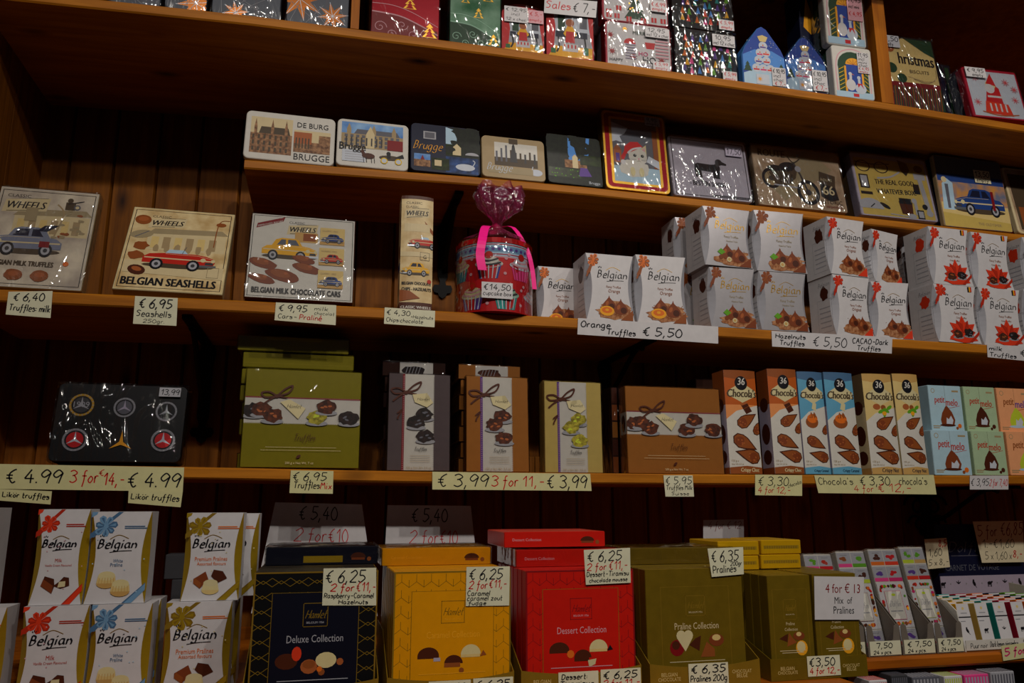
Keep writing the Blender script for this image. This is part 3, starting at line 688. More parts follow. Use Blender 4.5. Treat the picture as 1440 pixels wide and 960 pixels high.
HOUSE = [(0, 0), (1, 0), (1, .5), (.92, .64), (.6, .96), (.5, 1), (.4, .96), (.08, .64), (0, .5)]
def snowmen(A):
    A.poly([(.02, .02), (.98, .02), (.98, .5), (.5, .97), (.02, .5)], 'blue'); A.poly([(.02, .25), (.98, .25), (.98, .5), (.7, .6), (.3, .6), (.02, .5)], 'sky')
    A.poly([(.02, .02), (.98, .02), (.98, .22), (.7, .3), (.3, .28), (.02, .2)], 'ice')
    for u in (.12, .9): tree(A, u, .24, .1, 'darkgreen', 1.6)
    for i, (u, v) in enumerate([(.32, .3), (.48, .3), (.64, .3), (.38, .43), (.56, .43), (.42, .55), (.56, .56), (.5, .67)]):
        A.disc(u, v, .1, 'swan', 12); A.rect(u - .07, v - .035, u + .07, v - .01, ['red', 'magenta', 'flower', 'violet'][i % 4]); A.disc(u, v + .01, .018, 'orange', 8)
    A.poly([(.43, .74), (.57, .74), (.62, .82), (.5, .85), (.38, .82)], 'wheat')
    A.rect(.3, .04, .6, .2, 'swan'); star(A, .38, .12, .06, 'orange', 'amber')
    for i in range(24): A.disc(random.uniform(.1, .9), random.uniform(.4, .8), .008, 'white', 6)
pl = place_top(1046, 1107, 37, zs(1, 1046, -.085), -.085, -.09); tb = shaped('gift_tin', 'pointed blue snowman tin with smooth front, left of its wrapped twin', pl, HOUSE, snowmen, 'blue', .05, 'sky')
sticker(tb, .66, .03, .98, .33, pl[1], pl[2], ht(('€ 10,95', .06, .7, .86, .22), ('incl', .1, .46, .5, .18), ('choc', .1, .26, .7, .16), ('€ 7,-', .15, .03, .75, .2, 'red')), 'white')
pl = place_top(1107, 1165, 52, zs(1, 1107, -.088), -.088, -.094); tb = shaped('gift_tin', 'pointed blue snowman tin in crinkled clear film', pl, HOUSE, snowmen, 'blue', .05, 'sky', 'crinkle')
sticker(tb, .62, .03, .98, .4, pl[1], pl[2], ht(('€ 10,95', .06, .72, .86, .2), ('incl', .1, .5, .5, .16), ('choc', .1, .3, .7, .16), ('€ 7,-', .15, .05, .75, .2, 'red')), 'white', -.0042)
def night(A):
    A.rrect(.02, .02, .98, .98, .008, 'navy'); A.poly([(.02, .02), (.98, .02), (.98, .3), (.4, .24), (.02, .4)], 'ice'); A.poly([(.1, .68), (.3, .62), (.36, .8), (.22, .95)], 'amber')
    A.disc(.25, .3, .12, 'crimson'); A.disc(.55, .42, .1, 'swan'); A.disc(.6, .5, .06, 'swan')
carton('gift_tin', 'tall navy tin with winter night print standing behind the snowman tins', 'tin', place_top(1134, 1186, -10, zs(1, 1134, -.03), -.03, -.03), 'navy', night, .06)
def geese(A):
    A.rrect(.01, .01, .99, .99, .008, 'dolfin'); A.line([(.08, .1), (.08, .62), (.2, .86), (.5, .95), (.8, .88), (.92, .66), (.92, .1)], .003, 'palepink', True)
    A.ell(.5, .62, .38, .28, 'darkgreen', 20); A.rect(.13, .12, .28, .62, 'darkgreen'); A.rect(.76, .12, .88, .62, 'darkgreen')
    for i in range(6): A.line([(.14, .16 + i * .075), (.27, .22 + i * .075)], .002, 'goldside'); A.line([(.77, .22 + i * .075), (.87, .16 + i * .075)], .002, 'goldside')
    A.rect(.28, .12, .33, .62, 'amber'); A.rect(.71, .12, .76, .62, 'amber'); A.rect(.33, .12, .71, .66, 'blue'); A.ell(.52, .65, .2, .13, 'amber', 14, a0=0, a1=180)
    for i in range(5): A.line([(.52, .65), (.52 + .17 * cos(.4 + i * .58), .65 + .11 * sin(.4 + i * .58))], .0012, 'choclight')
    A.rect(.04, .02, .96, .13, 'ice')
    A.ell(.42, .26, .12, .11, 'white'); A.poly([(.38, .3), (.45, .3), (.46, .46), (.4, .46)], 'white'); A.disc(.42, .47, .045, 'white'); A.poly([(.46, .46), (.53, .45), (.46, .48)], 'orange')
    A.ell(.66, .2, .14, .1, 'swan'); A.poly([(.6, .24), (.67, .24), (.66, .4), (.6, .4)], 'swan'); A.disc(.63, .41, .045, 'swan'); A.poly([(.58, .3), (.7, .3), (.74, .2), (.66, .28), (.6, .22)], 'red')
    A.rect(.46, .04, .6, .1, 'red')
pl = place_top(1175, 1231, 66, zs(1, 1175, -.09), -.09, -.094); tb = tin('gift_tin', 'white tin with two geese under a green arch, lower of two by the divider', 'tin', pl, geese, 'darkgreen', 'dolfin', .05, .008)
sticker(tb, .62, .5, .92, .9, pl[1], pl[2], ht(('11,95', .06, .8, .86, .17), ('incl', .1, .62, .5, .14), ('mini', .1, .46, .7, .13), ('choc', .1, .32, .7, .13), ('€ 4,95', .06, .16, .85, .13, 'red'), ('empty', .1, .03, .7, .1, 'red')), 'white')
pl = place_top(1163, 1219, -22, top_of(pl), -.09, -.094); tb = tin('gift_tin', 'white geese tin cut by the photo edge, upper of two by the divider', 'tin', pl, geese, 'darkgreen', 'dolfin', .05, .008, 'cellophane')
sticker(tb, .58, .42, .96, .82, pl[1], pl[2], ht(('11,95', .06, .75, .86, .2), ('incl mini', .1, .5, .7, .14), ('€ 4,95', .06, .2, .85, .16, 'red')), 'palepink')
def biscuits(A):
    A.rect(.01, .01, .99, .99, 'black'); A.rect(.02, .37, .97, .97, 'wheat'); A.rect(.03, .31, .98, .37, 'darkred'); A.rect(.03, .02, .98, .31, 'darkgreen')
    for i in range(22): A.poly([(.03 + i * .042, .02), (.05 + i * .042, .02), (.085 + i * .042, .31), (.06 + i * .042, .31)], 'rust' if i % 2 else 'darkred')
    A.poly([(.02, .76), (.4, .97), (.02, .97)], 'sepiadark'); A.poly([(.45, .97), (.97, .97), (.97, .74), (.8, .8)], 'darkgreen'); A.disc(.15, .82, .08, 'choclight'); A.disc(.12, .55, .1, 'darkgreen'); A.disc(.28, .42, .09, 'darkgreen')
    A.txt('hristmas', .28, .62, .66, 'ink', 1.6, 0, -.03, bold=.0008); A.txt('BISCUITS', .45, .5, .36, 'sepiadark'); A.line([(.5, .42), (.75, .38), (.93, .46), (.95, .58)], .002, 'sepia', True); A.line([(.4, .45), (.7, .4), (.9, .42)], .001, 'sepia', True)
pl = place_top(1256, 1332, 52, zs(1, 1255, -.07), -.07, -.078, lean=6, d=.05)
tb = carton('biscuit_tin', 'cream and striped Christmas biscuit tin in clear film right of the divider', 'tin', pl, 'black', biscuits, .05, wrap='crinkle')
sticker(tb, .0, .82, .34, .98, pl[1], pl[2], ht(('11,50', .06, .5, .86, .4), ('empty', .1, .1, .5, .3)), 'lightgrey', -.0045)
carton('gift_tin', 'dark film-wrapped tin between the biscuit tin and the santa tin', 'tin', place_top(1324, 1352, 90, zs(1, 1326, -.03), -.025, -.025, lean=4, d=.05), 'midnight', lambda A: (A.rect(.1, .1, .6, .9, 'navy'), A.rect(.7, .05, .9, .95, 'darkgreen')), .05, wrap='crinkle')
def santa(A):
    A.rrect(.005, .005, .995, .995, .006, 'crimson'); A.rect(.05, .03, .97, .95, 'swan')
    A.poly([(.3, .3), (.62, .3), (.6, .62), (.5, .7), (.38, .62)], 'red'); A.disc(.46, .68, .09, 'cream'); A.poly([(.38, .7), (.56, .66), (.5, .92)], 'red'); A.disc(.43, .6, .09, 'white'); A.rect(.36, .42, .64, .46, 'white')
    A.poly([(.25, .1), (.75, .06), (.7, .3), (.3, .34)], 'flower'); A.line([(.2, .12), (.5, .06), (.85, .1)], .004, 'choclight', True)
    for i in range(4): A.rect(.36 + i * .09, .14, .39 + i * .09, .3, 'white')
    for u, v in ((.15, .3), (.85, .4), (.2, .8), (.75, .75), (.88, .62)): star(A, u, v, .07, 'palepink', 'red')
pl = place_top(1369, 1447, 98, zs(1, 1369, -.09), -.09, -.1, lean=8, d=.05)
tb = tin('gift_tin', 'white tin with red santa and sleigh at the right end of the top shelf', 'tin', pl, santa, 'navy', 'crimson', .05, .006, 'cellophane')
sticker(tb, .03, .78, .4, .98, pl[1], pl[2], ht(('€ 9,95', .08, .5, .8, .38), ('empty', .3, .1, .5, .3)), 'white', -.0065)

# ------------------------------------------------------------------ second shelf: picture tins
Y2 = .081
def t2(label, xl, xr, yt, paint, body='silver', rim='dolfin', lean=8, d=.032, r=.012, wrap=None, y=Y2, yr=None, dz=0):
    pl = place(xl, xr, yt, zs(2, xl, y) + dz, y, yr, lean, d); return tin('picture_tin', label, 'tin', pl, paint, body, rim, d, r, wrap), pl
def gothic(A, u0, v0, u1, v1, sky, wall, roof, n=7):
    """step-gabled town hall in a picture field"""
    A.rect(u0, v0, u1, v1, sky); W, H = u1 - u0, v1 - v0
    A.rect(u0, v0, u1, v0 + H * .55, wall); A.poly([(u0 + W * .2, v0 + H * .55), (u1 - W * .05, v0 + H * .55), (u1 - W * .1, v0 + H * .74), (u0 + W * .25, v0 + H * .74)], roof)
    for f in (.12, .52, .85): A.poly([(u0 + W * (f - .035), v0), (u0 + W * (f + .035), v0), (u0 + W * (f + .035), v0 + H * .74), (u0 + W * f, v0 + H * .96), (u0 + W * (f - .035), v0 + H * .74)], wall)
    for i in range(n):
        for j in range(3): A.rect(u0 + W * (.05 + .93 * i / n), v0 + H * (.06 + .17 * j), u0 + W * (.05 + .93 * i / n) + W * .05, v0 + H * (.17 + .17 * j), roof)
def deburg(A):
    gothic(A, .06, .13, .52, .88, 'sand', 'brick', 'sepiadark'); A.rect(.54, .22, .95, .68, 'sand'); A.rect(.54, .22, .95, .44, 'brick'); A.rect(.54, .4, .74, .64, 'choclight'); A.rect(.82, .4, .95, .6, 'brick')
    for i in range(5): A.rect(.56 + i * .035, .3, .575 + i * .035, .52, 'sepiadark')
    A.txt('DE BURG', .57, .74, .35, 'ink', 1.1); A.txt('BRUGGE', .55, .06, .4, 'ink', 1.1)
t2('white two-picture tin with town hall photos, leftmost on the tin shelf', 341, 469, 161, deburg, 'lightgrey')
def brugge1(A):
    gothic(A, .06, .4, .92, .94, 'skyblue', 'sepia', 'slate', 10); A.poly([(.4, .4), (.52, .4), (.52, .7), (.46, .88), (.4, .7)], 'sand'); A.rect(.7, .4, .92, .62, 'darkred')
    for i in range(8): A.rect(.12 + i * .07, .45, .14 + i * .07, .62, 'darkgrey')
    A.rect(.08, .1, .4, .34, 'swan')
    for i in range(4): A.rect(.12, .14 + i * .05, .38, .155 + i * .05, 'lightgrey')
    A.txt('Brugge', .04, .34, .36, 'ink', 1.25, bold=.0006)
    A.ell(.44, .24, .09, .06, 'choc'); A.poly([(.36, .24), (.33, .33), (.36, .38), (.4, .28)], 'choc')
    for u in (.37, .41, .48, .52): A.line([(u, .22), (u + .01, .1)], .0014, 'ink')
    A.ell(.74, .24, .15, .05, 'sepiadark'); A.disc(.72, .33, .03, 'ink'); A.rect(.7, .22, .75, .32, 'ink'); A.poly([(.8, .24), (.94, .26), (.92, .34), (.84, .28)], 'ink')
    for u in (.66, .86): A.disc(u, .17, .05, 'goldside', 14); A.disc(u, .17, .035, 'swan', 12)
t2('white tin picturing a gothic facade and a horse carriage', 472, 574, 171, brugge1, 'lightgrey')
def brugge2(A):
    A.rrect(.01, .01, .99, .99, .01, 'navy'); A.rect(.5, .35, .99, .97, 'foliage'); A.poly([(.5, .4), (.62, .4), (.68, .9), (.52, .97), (.5, .97)], 'ice'); A.rect(.5, .4, .72, .62, 'park'); A.poly([(.6, .4), (.72, .4), (.72, .56), (.66, .64), (.6, .56)], 'sand')
    [A.ell(u, v, r, r, 'foliage', 14, jag=.25) for u, v, r in ((.8, .8, .2), (.9, .6, .14), (.7, .9, .1), (.56, .5, .07), (.62, .66, .05))]; A.rect(.5, .03, .97, .36, 'water'); A.ell(.78, .16, .14, .07, 'swan'); A.line([(.88, .18), (.92, .28), (.89, .32)], .002, 'swan', True); A.ell(.88, .42, .1, .06, 'lightgrey', a0=0, a1=180)
    A.rect(.05, .1, .28, .36, 'skyblue'); A.rect(.05, .1, .28, .24, 'brick'); A.poly([(.14, .24), (.2, .24), (.17, .34)], 'darkred'); A.rect(.3, .06, .55, .3, 'park'); A.rect(.34, .14, .44, .26, 'sand')
    A.rect(.18, .68, .36, .84, 'lightgrey'); A.rect(.2, .7, .34, .82, 'slate')
    script(A, 'Brugge', .04, .46, .4, .17, 'amber', .0016)
t2('dark blue tin with canal, swan and gold script', 577, 676, 177, brugge2, 'navy', 'navy')
def brugge3(A):
    A.rrect(.01, .01, .99, .99, .01, 'sepia'); A.rect(.2, .3, .88, .86, 'dolfin'); A.rect(.2, .3, .88, .5, 'sepiadark')
    for i in range(9): A.rect(.22 + i * .075, .4, .25 + i * .075, .6 + .22 * random.random(), random.choice(['darkgrey', 'slate', 'sepiadark']))
    A.poly([(.44, .4), (.56, .4), (.52, .8), (.5, .86), (.48, .8)], 'darkgrey'); A.rect(.43, .84, .57, .97, 'sepiadark'); A.ell(.85, .2, .1, .08, 'swan'); A.line([(.78, .22), (.8, .34)], .002, 'swan'); A.rect(.1, .12, .8, .26, 'faded')
    script(A, 'Brugge', .08, .18, .38, .17, 'swan', .0016)
t2('small brown sepia tin with white script', 678, 768, 194, brugge3, 'slate', 'sepia')
def park(A):
    A.rrect(.01, .01, .99, .99, .01, 'foliage'); A.poly([(.3, .98), (.8, .98), (.75, .5), (.4, .5)], 'sky'); A.poly([(.02, .98), (.4, .98), (.38, .42), (.02, .4)], 'foliage'); A.poly([(.46, .98), (.74, .98), (.7, .66), (.56, .5), (.52, .7)], 'foliage')
    [A.ell(u, v, r, r * .8, 'foliage', 16, jag=.25) for u, v, r in ((.18, .75, .2), (.28, .6, .12), (.6, .85, .15), (.66, .7, .12), (.88, .75, .16), (.5, .95, .1))]; A.rect(.32, .34, .72, .5, 'brick'); A.poly([(.46, .34), (.56, .34), (.56, .56), (.51, .62), (.46, .56)], 'sand'); A.rect(.6, .42, .98, .62, 'park'); A.rect(.02, .1, .6, .32, 'park'); A.poly([(.56, .18), (.8, .2), (.72, .36), (.6, .36)], 'violet'); A.rect(.02, .02, .98, .14, 'foliage')
    for i in range(16): A.disc(random.uniform(.05, .6), random.uniform(.14, .3), .012, 'leaf', 6)
    A.txt('Brugge', .74, .05, .2, 'swan')
t2('small dark tin with a lake and trees photo', 771, 849, 191, park, 'black', 'black', yr=.085)
def kitten(A):
    A.rrect(0.0, 0.0, 1, 1, .012, 'gold'); A.rrect(.03, .025, .97, .975, .012, 'tinred'); A.rrect(.1, .07, .9, .93, .006, 'gold'); A.rect(.14, .1, .86, .9, 'slate'); A.rect(.14, .1, .86, .3, 'ice'); A.rect(.14, .62, .86, .9, 'steelgrey')
    A.poly([(.14, .86), (.4, .8), (.34, .72), (.26, .68), (.3, .6), (.2, .62), (.14, .6)], 'swan'); A.rect(.15, .34, .27, .5, 'choclight'); A.rect(.18, .36, .24, .46, 'violet'); A.poly([(.14, .5), (.28, .5), (.21, .58)], 'rust')
    A.ell(.46, .28, .24, .11, 'dolfin', 22, jag=.08); A.poly([(.38, .46), (.40, .60), (.48, .54)], 'ivory'); A.poly([(.58, .54), (.67, .60), (.67, .46)], 'ivory'); A.poly([(.60, .53), (.65, .57), (.65, .49)], 'palepink')
    A.ell(.53, .44, .15, .105, 'dolfin', 20, jag=.05); A.poly([(.30, .44), (.33, .56), (.42, .62), (.54, .63), (.62, .57), (.52, .53), (.40, .48)], 'red'); A.poly([(.32, .50), (.26, .42), (.29, .36), (.34, .44)], 'red'); A.disc(.29, .35, .04, 'white'); A.line([(.37, .47), (.46, .53), (.60, .56)], .005, 'white', True)
    for u in (.48, .60): A.ell(u, .45, .026, .02, 'ink', 10); A.disc(u + .006, .455, .007, 'white', 6)
    A.poly([(.525, .415), (.555, .415), (.54, .40)], 'pink'); A.line([(.54, .40), (.54, .385), (.51, .375)], .0008, 'sepiadark'); A.line([(.54, .385), (.57, .375)], .0008, 'sepiadark')
    for sg in (-1, 1): A.line([(.54 + sg * .04, .40), (.54 + sg * .16, .41)], .0006, 'grey'); A.line([(.54 + sg * .04, .395), (.54 + sg * .16, .385)], .0006, 'grey'); A.ell(.5 + sg * .07, .24, .04, .06, 'ivory', 10)
    A.rect(.78, .3, .86, .8, 'rust'); A.poly([(.86, .4), (.7, .46), (.66, .38), (.86, .3)], 'swan')
cat_, pl = t2('tall red and gold framed tin with a kitten in a santa hat', 853, 943, 160, kitten, 'goldside', 'gold', 6, .035, .012, 'cellophane', .077, .08)
sticker(cat_, .68, .86, .92, .97, pl[1], pl[2], ht(('9,95', .1, .5, .7, .4), ('empty', .1, .1, .8, .3)), 'lightgrey', -.0035)
def dachshund(A):
    A.rrect(.005, .005, .995, .995, .01, 'mauve'); A.frame(.03, .03, .97, .96, .002, 'ink')
    A.poly([(.30, .46), (.56, .44), (.60, .50), (.58, .58), (.50, .57), (.34, .58), (.30, .54)], 'ink'); A.ell(.585, .52, .045, .07, 'ink'); A.ell(.62, .62, .045, .055, 'ink'); A.poly([(.63, .58), (.715, .575), (.72, .605), (.64, .65)], 'ink'); A.ell(.595, .60, .022, .065, 'darkgrey')
    for u, d in ((.325, -.01), (.365, 0), (.55, 0), (.59, .01)): A.poly([(u - .018, .34), (u + .028, .34), (u + .022, .37), (u + .02 + d, .48), (u - .02 + d, .48)], 'ink')
    A.line([(.31, .55), (.285, .60), (.27, .62)], .003, 'ink', True)
    A.txt('- BEST IN SHOW! -', .22, .2, .52, 'ink', 1.5, bold=.0006)
    for i in range(22): A.rect(.5 + i * .021, .045, .515 + i * .021, .07, 'ink')
o_, pl = t2('pale lilac tin with a small black dachshund, right of the kitten tin', 948, 1059, 196, dachshund, 'slate', 'mauve', 8, .04, .008, 'crinkle')
sticker(o_, .72, .74, .93, .9, pl[1], pl[2], ht(('17,50', .06, .2, .88, .6, 'ink', .0016)), 'lilac', -.005)
def route(A):
    A.rrect(.005, .005, .995, .995, .006, 'route'); A.poly([(.3, .1), (.9, .7), (.7, .95), (.05, .5)], 'faded'); A.rect(.06, .84, .9, .97, 'faded')
    A.txt('ROUTE', .07, .83, .3, 'ink', 1.2, .1, bold=.0006)
    for u, v, r in ((.18, .46, .13), (.58, .28, .16)):
        A.ell(u, v, r * .8, r * 1.3, 'ink', 22); A.ell(u, v, r * .56, r * .92, 'sepia', 18); A.disc(u, v, r * .22, 'darkgrey')
        for i in range(6): A.line([(u, v), (u + r * .6 * cos(i * 1.05), v + r * .95 * sin(i * 1.05))], .0012, 'sepiadark')
    A.poly([(.16, .56), (.4, .72), (.5, .68), (.46, .5), (.36, .36), (.22, .38)], 'sepiadark'); A.ell(.38, .68, .1, .08, 'ink', rot=.2); A.ell(.24, .64, .09, .05, 'ink')
    A.line([(.46, .76), (.52, .56), (.58, .28)], .005, 'darkgrey'); A.line([(.4, .86), (.46, .76), (.54, .84)], .003, 'ink', True); A.disc(.5, .66, .035, 'lightgrey'); A.line([(.2, .36), (.46, .34)], .004, 'lightgrey')
    for i in range(5): A.line([(.28 + i * .03, .4), (.3 + i * .03, .56)], .002, 'lightgrey' if i % 2 else 'ink')
    A.poly([(.72, .46), (.9, .4), (.92, .6), (.74, .66)], 'sepiadark'); A.txt('ROUTE', .745, .5, .13, 'sand', 1.0); A.poly([(.72, .24), (.82, .16), (.92, .2), (.9, .4), (.73, .46)], 'ink'); A.txt('66', .75, .27, .13, 'sand', 1.1, bold=.0006)
    A.txt('HISTORIC', .68, .12, .27, 'sepiadark'); A.txt('HIGHWAY', .76, .05, .18, 'darkred')
t2('brown tin with a big motorcycle, wrapped in film', 1068, 1193, 210, route, 'sepiadark', 'route', 8, .04, .006, 'crinkle')
def whatever(A):
    A.rrect(.005, .005, .995, .995, .006, 'lilac'); A.rrect(.03, .02, .97, .93, .004, 'creamgold'); q = 'ink'
    A.txt('THE REAL GOOD', .26, .52, .52, q, 1.35, 0, .04, bold=.0006); A.txt('WHATEVER BOX.', .26, .37, .52, q, 1.35, 0, .04, bold=.0006)
    for u in (.14, .38): A.ell(u, .8, .095, .095, q, 18); A.ell(u, .8, .08, .08, 'creamgold', 18)
    A.line([(.04, .86), (.26, .84), (.5, .87)], .003, q); A.line([(.3, .62), (.48, .66), (.62, .76)], .005, 'lightgrey', True)
    A.poly([(.62, .96), (.74, .92), (.76, .8), (.7, .7), (.64, .78)], q); A.rect(.8, .66, .95, .76, 'lightgrey'); A.ell(.88, .84, .06, .06, 'ink'); A.poly([(.84, .66), (.9, .66), (.94, .1), (.88, .1)], 'lightgrey'); A.ell(.91, .12, .045, .05, 'lightgrey')
    A.rect(.06, .44, .18, .66, 'ink'); A.rect(.08, .46, .165, .64, 'lightgrey'); A.rect(.05, .34, .2, .385, q); A.ell(.14, .12, .17, .16, 'lightgrey', 18, a0=0, a1=180); A.line([(.14, .14), (.2, .2)], .003, q)
    A.poly([(.54, .08), (.68, .06), (.7, .27), (.52, .28)], 'choc'); A.rect(.53, .24, .69, .33, 'ink'); A.ell(.33, .18, .07, .03, q, rot=-.5); A.rect(.76, .42, .84, .58, q); A.disc(.73, .3, .035, 'lightgrey'); A.rect(.72, .08, .76, .28, 'lightgrey'); A.disc(.86, .22, .035, q); A.rect(.74, .02, .83, .16, q); A.rect(.755, .04, .82, .14, 'lightgrey'); A.ell(.66, .05, .06, .04, 'lightgrey'); A.line([(.38, .06), (.6, .04)], .003, 'lightgrey')
t2('yellow tin printed with glasses and tools', 1212, 1320, 220, whatever, 'stonebrown', 'lilac', 8, .06, .006, 'cellophane')
def bluecar(A):
    A.rrect(.005, .005, .995, .995, .006, 'sunset'); A.rect(.01, .72, .99, .99, 'steelgrey'); A.rect(.01, .62, .99, .75, 'carblue'); A.rect(.01, .5, .99, .64, 'sunset'); A.rect(.01, .01, .99, .34, 'wheat'); A.poly([(.01, .01), (.99, .01), (.99, .12), (.01, .2)], 'creamgold')
    A.poly([(.03, .24), (.2, .24), (.22, .62), (.14, .68), (.06, .6)], 'ice'); A.poly([(.1, .26), (.14, .26), (.15, .6), (.1, .6)], 'slate'); A.disc(.1, .66, .04, 'sand')
    car(A, .2, .22, .74, 'carblue', -1); A.rect(.76, .28, .8, .55, 'darkred'); A.txt('THE OLDTIMER', .5, .06, .34, 'sepia')
o_, pl = t2('tin painted with a blue old car on a yellow field', 1329, 1425, 223, bluecar, 'midnight', 'sepia', 4, .03, .006)
sticker(o_, .56, .66, .8, .84, pl[1], pl[2], ht(('13,50', .06, .5, .86, .4), ('empty', .12, .1, .7, .3)), 'tagback')
t2('brown tin with a pale rim, cut off by the right edge of the photo', 1433, 1530, 240, lambda A: (A.rrect(.03, .03, .97, .97, .01, 'route'), A.rect(.06, .06, .4, .9, 'sepiadark'), A.rect(.1, .1, .3, .4, 'rust')), 'darkred', 'sand')

# ------------------------------------------------------------------ third shelf: picture boxes, cupcake tin, white truffle cartons
def vint(A, m='vintage'): A.rect(0.012, .012, .988, .988, m); A.frame(.03, .03, .97, .97, .0014, 'ink')
def garage(A, v0, v1):
    A.rect(.2, v0, .95, v1 - .05, 'sand'); A.poly([(.18, v1 - .07), (.97, v1 - .04), (.9, v1 + .02), (.25, v1)], 'faded')
    for i in range(6): A.rect(.24 + i * .11, v0 + .02, .31 + i * .11, v1 - .1, 'sepia' if i % 2 else 'wheat')
def truffles_box(A):
    vint(A, 'vintageblue'); garage(A, .52, .78); wheels_logo(A, .06, .78, .46)
    A.line([(.62, .5), (.68, .75), (.6, .85)], .003, 'sepia', True)
    for k in range(14): A.ell(random.uniform(.6, .93), random.uniform(.5, .8), .03, .015, random.choice(['rust', 'faded', 'sepia']), 8, jag=.3)
    A.disc(.72, .9, .03, 'sepiadark', 10); A.rect(.68, .8, .78, .88, 'sepiadark'); A.disc(.8, .83, .035, 'slate', 12); A.disc(.8, .83, .02, 'sand', 10); A.line([(.7, .86), (.86, .9)], .002, 'ink'); A.rect(.3, .66, .42, .8, 'faded')
    car(A, -.02, .33, .74, 'carsilver', -1); A.rect(.5, .4, .6, .46, 'darkred'); A.poly([(.45, .56), (.55, .56), (.66, .63), (.52, .62)], 'navy')
    A.txt('BELGIAN MILK TRUFFLES', .06, .21, .62, 'sepiadark', 1.5, bold=.0006); A.disc(.8, .25, .03, 'orange', 8)
    for u in (.1, .32, .57): A.ell(u, .12, .09, .055, 'rust', 16, jag=.08); A.ell(u, .13, .05, .025, 'choclight', 10)
carton('chocolate_box', 'pale box with a silver old car, cut by the left photo edge', 'box', place(-34, 114, 267, zs(3, 0, .012), .012, lean=13, d=.03), 'dolfin', truffles_box, .03, side='sepia', wrap='cellophane')
def seashells(A):
    vint(A); garage(A, .48, .74); wheels_logo(A, .18, .78, .36)
    A.ell(.12, .84, .08, .06, 'rust', rot=-.2); A.ell(.12, .85, .05, .03, 'choclight'); A.ell(.14, .66, .11, .05, 'faded', rot=.2); A.line([(.08, .62), (.2, .7)], .002, 'slate')
    for k in range(6): A.ell(.3 + .1 * k, .5, .03, .05, 'sepia', 8, jag=.2)
    A.line([(.84, .55), (.86, .86), (.96, .9)], .002, 'rust', True); A.ell(.88, .84, .05, .025, 'rust')
    A.poly([(.05, .2), (.97, .16), (.97, .3), (.05, .34)], 'sand')
    for u, v in ((.16, .52), (.13, .4)): A.ell(u, v, .07, .05, 'rust', 12, jag=.2)
    A.ell(.17, .23, .085, .055, 'choc', 14, rot=-.35); A.ell(.17, .24, .05, .025, 'choclight', 10, rot=-.35)
    car(A, .2, .27, .68, 'carred', 1, 'ice', True); A.frame(.82, .18, .93, .3, .001, 'faded')
    A.txt('BELGIAN SEASHELLS', .06, .06, .86, 'ink', 1.45, bold=.0009)
carton('chocolate_box', 'cream box with a red open car, leaning back against the plank wall', 'box', place(157, 313, 296, zs(3, 160, -.0) + .001, .004, lean=27, d=.022), 'ivory', seashells, .022, side='sepia')
def cars(A):
    A.rect(0.01, .01, .99, .99, 'dolfin'); A.frame(.02, .02, .98, .98, .0012, 'ink')
    A.poly([(.05, .82), (.3, .92), (.32, .98), (.06, .88)], 'darkred'); A.txt('IMPROVED RECIPE', .065, .835, .23, 'dolfin', 1.1, 0, .32)
    wheels_logo(A, .34, .8, .3); A.rect(.42, .68, .64, .8, 'tan'); A.rect(.5, .7, .62, .79, 'rust')
    car(A, .12, .47, .52, 'caryellow', 1, 'steelgrey')
    for u, v, s_ in ((.14, .4, 1), (.55, .37, 1), (.33, .27, 1.2), (.14, .22, .9), (.52, .47, .8)):
        A.ell(u, v, .14 * s_, .055 * s_, 'chocmid', 16, rot=-.25, jag=.06); A.ell(u - .02, v + .02, .08 * s_, .035 * s_, 'rust', 12, rot=-.25); A.ell(u + .03, v + .025, .02, .015, 'choclight', 8)
    for v, p in ((.72, 'carblue'), (.47, 'carred'), (.2, 'carblue')): A.rect(.66, v - .05, .9, v + .16, 'wheat'); A.rect(.66, v - .05, .9, v, 'tan'); car(A, .67, v - .02, .22, p, -1); A.txt('CLASSIC 1952', .68, v + .11, .15, 'sepia')
    A.txt('BELGIAN MILK CHOCOLATE CARS', .06, .06, .82, 'ink', 1.55, bold=.0005)
carton('chocolate_box', 'white box with a yellow small car above chocolate cars', 'box', place(343, 496, 305, zs(3, 345, .004), .008, lean=14, d=.035), 'dolfin', cars, .035, side='choc', wrap='cellophane')
def tallcar(A):
    A.rect(0.0, .0, 1, 1, 'vintage'); A.rect(0, .0, 1, .065, 'choc'); A.txt('CLASSIC WHEELS', .04, .012, .92, 'dolfin', 1.0, bold=.0003); A.rect(0, .97, 1, 1, 'choc')
    A.txt('CLASSIC', .14, .925, .5, 'ink', .8); wheels_logo(A, .08, .82, .82); A.poly([(.72, .78), (1, .7), (1, .66), (.8, .72)], 'rust')
    A.rect(.1, .68, .9, .75, 'sand'); car(A, .22, .54, .95, 'carred', -1, 'ice', True); A.rect(.0, .46, 1, .5, 'sand'); A.frame(.6, .43, .9, .5, .0008, 'ink'); A.txt('G', .7, .445, .1, 'ink')
    car(A, .02, .3, .88, 'caryellow', -1); A.txt('BELGIAN CHOCOLATE', .06, .215, .9, 'ink', 1.5, bold=.0003); A.txt('CHIPS - HAZELNUTS', .06, .165, .9, 'ink', 1.4, bold=.0003)
    A.poly([(0, .07), (.62, .1), (.3, .16), (0, .17)], 'rust'); A.disc(.9, .25, .07, 'flower2', 8)
carton('chocolate_carton', 'tall narrow carton printed with old cars, beside the cupcake tin', 'carton', place(561, 607, 277, zs(3, 560, .02), .02, lean=2, d=.045), 'vintage', tallcar, .045, bulge=.006, side='sand',
       sides=lambda A: (A.rect(0, 0, 1, .06, 'choc'), A.ell(.6, .78, .14, .12, 'rust', rot=.4), A.ell(.5, .52, .3, .07, 'rust', rot=.6), A.rect(.1, .35, .9, .42, 'carblue'), A.ell(.4, .2, .25, .06, 'faded')))

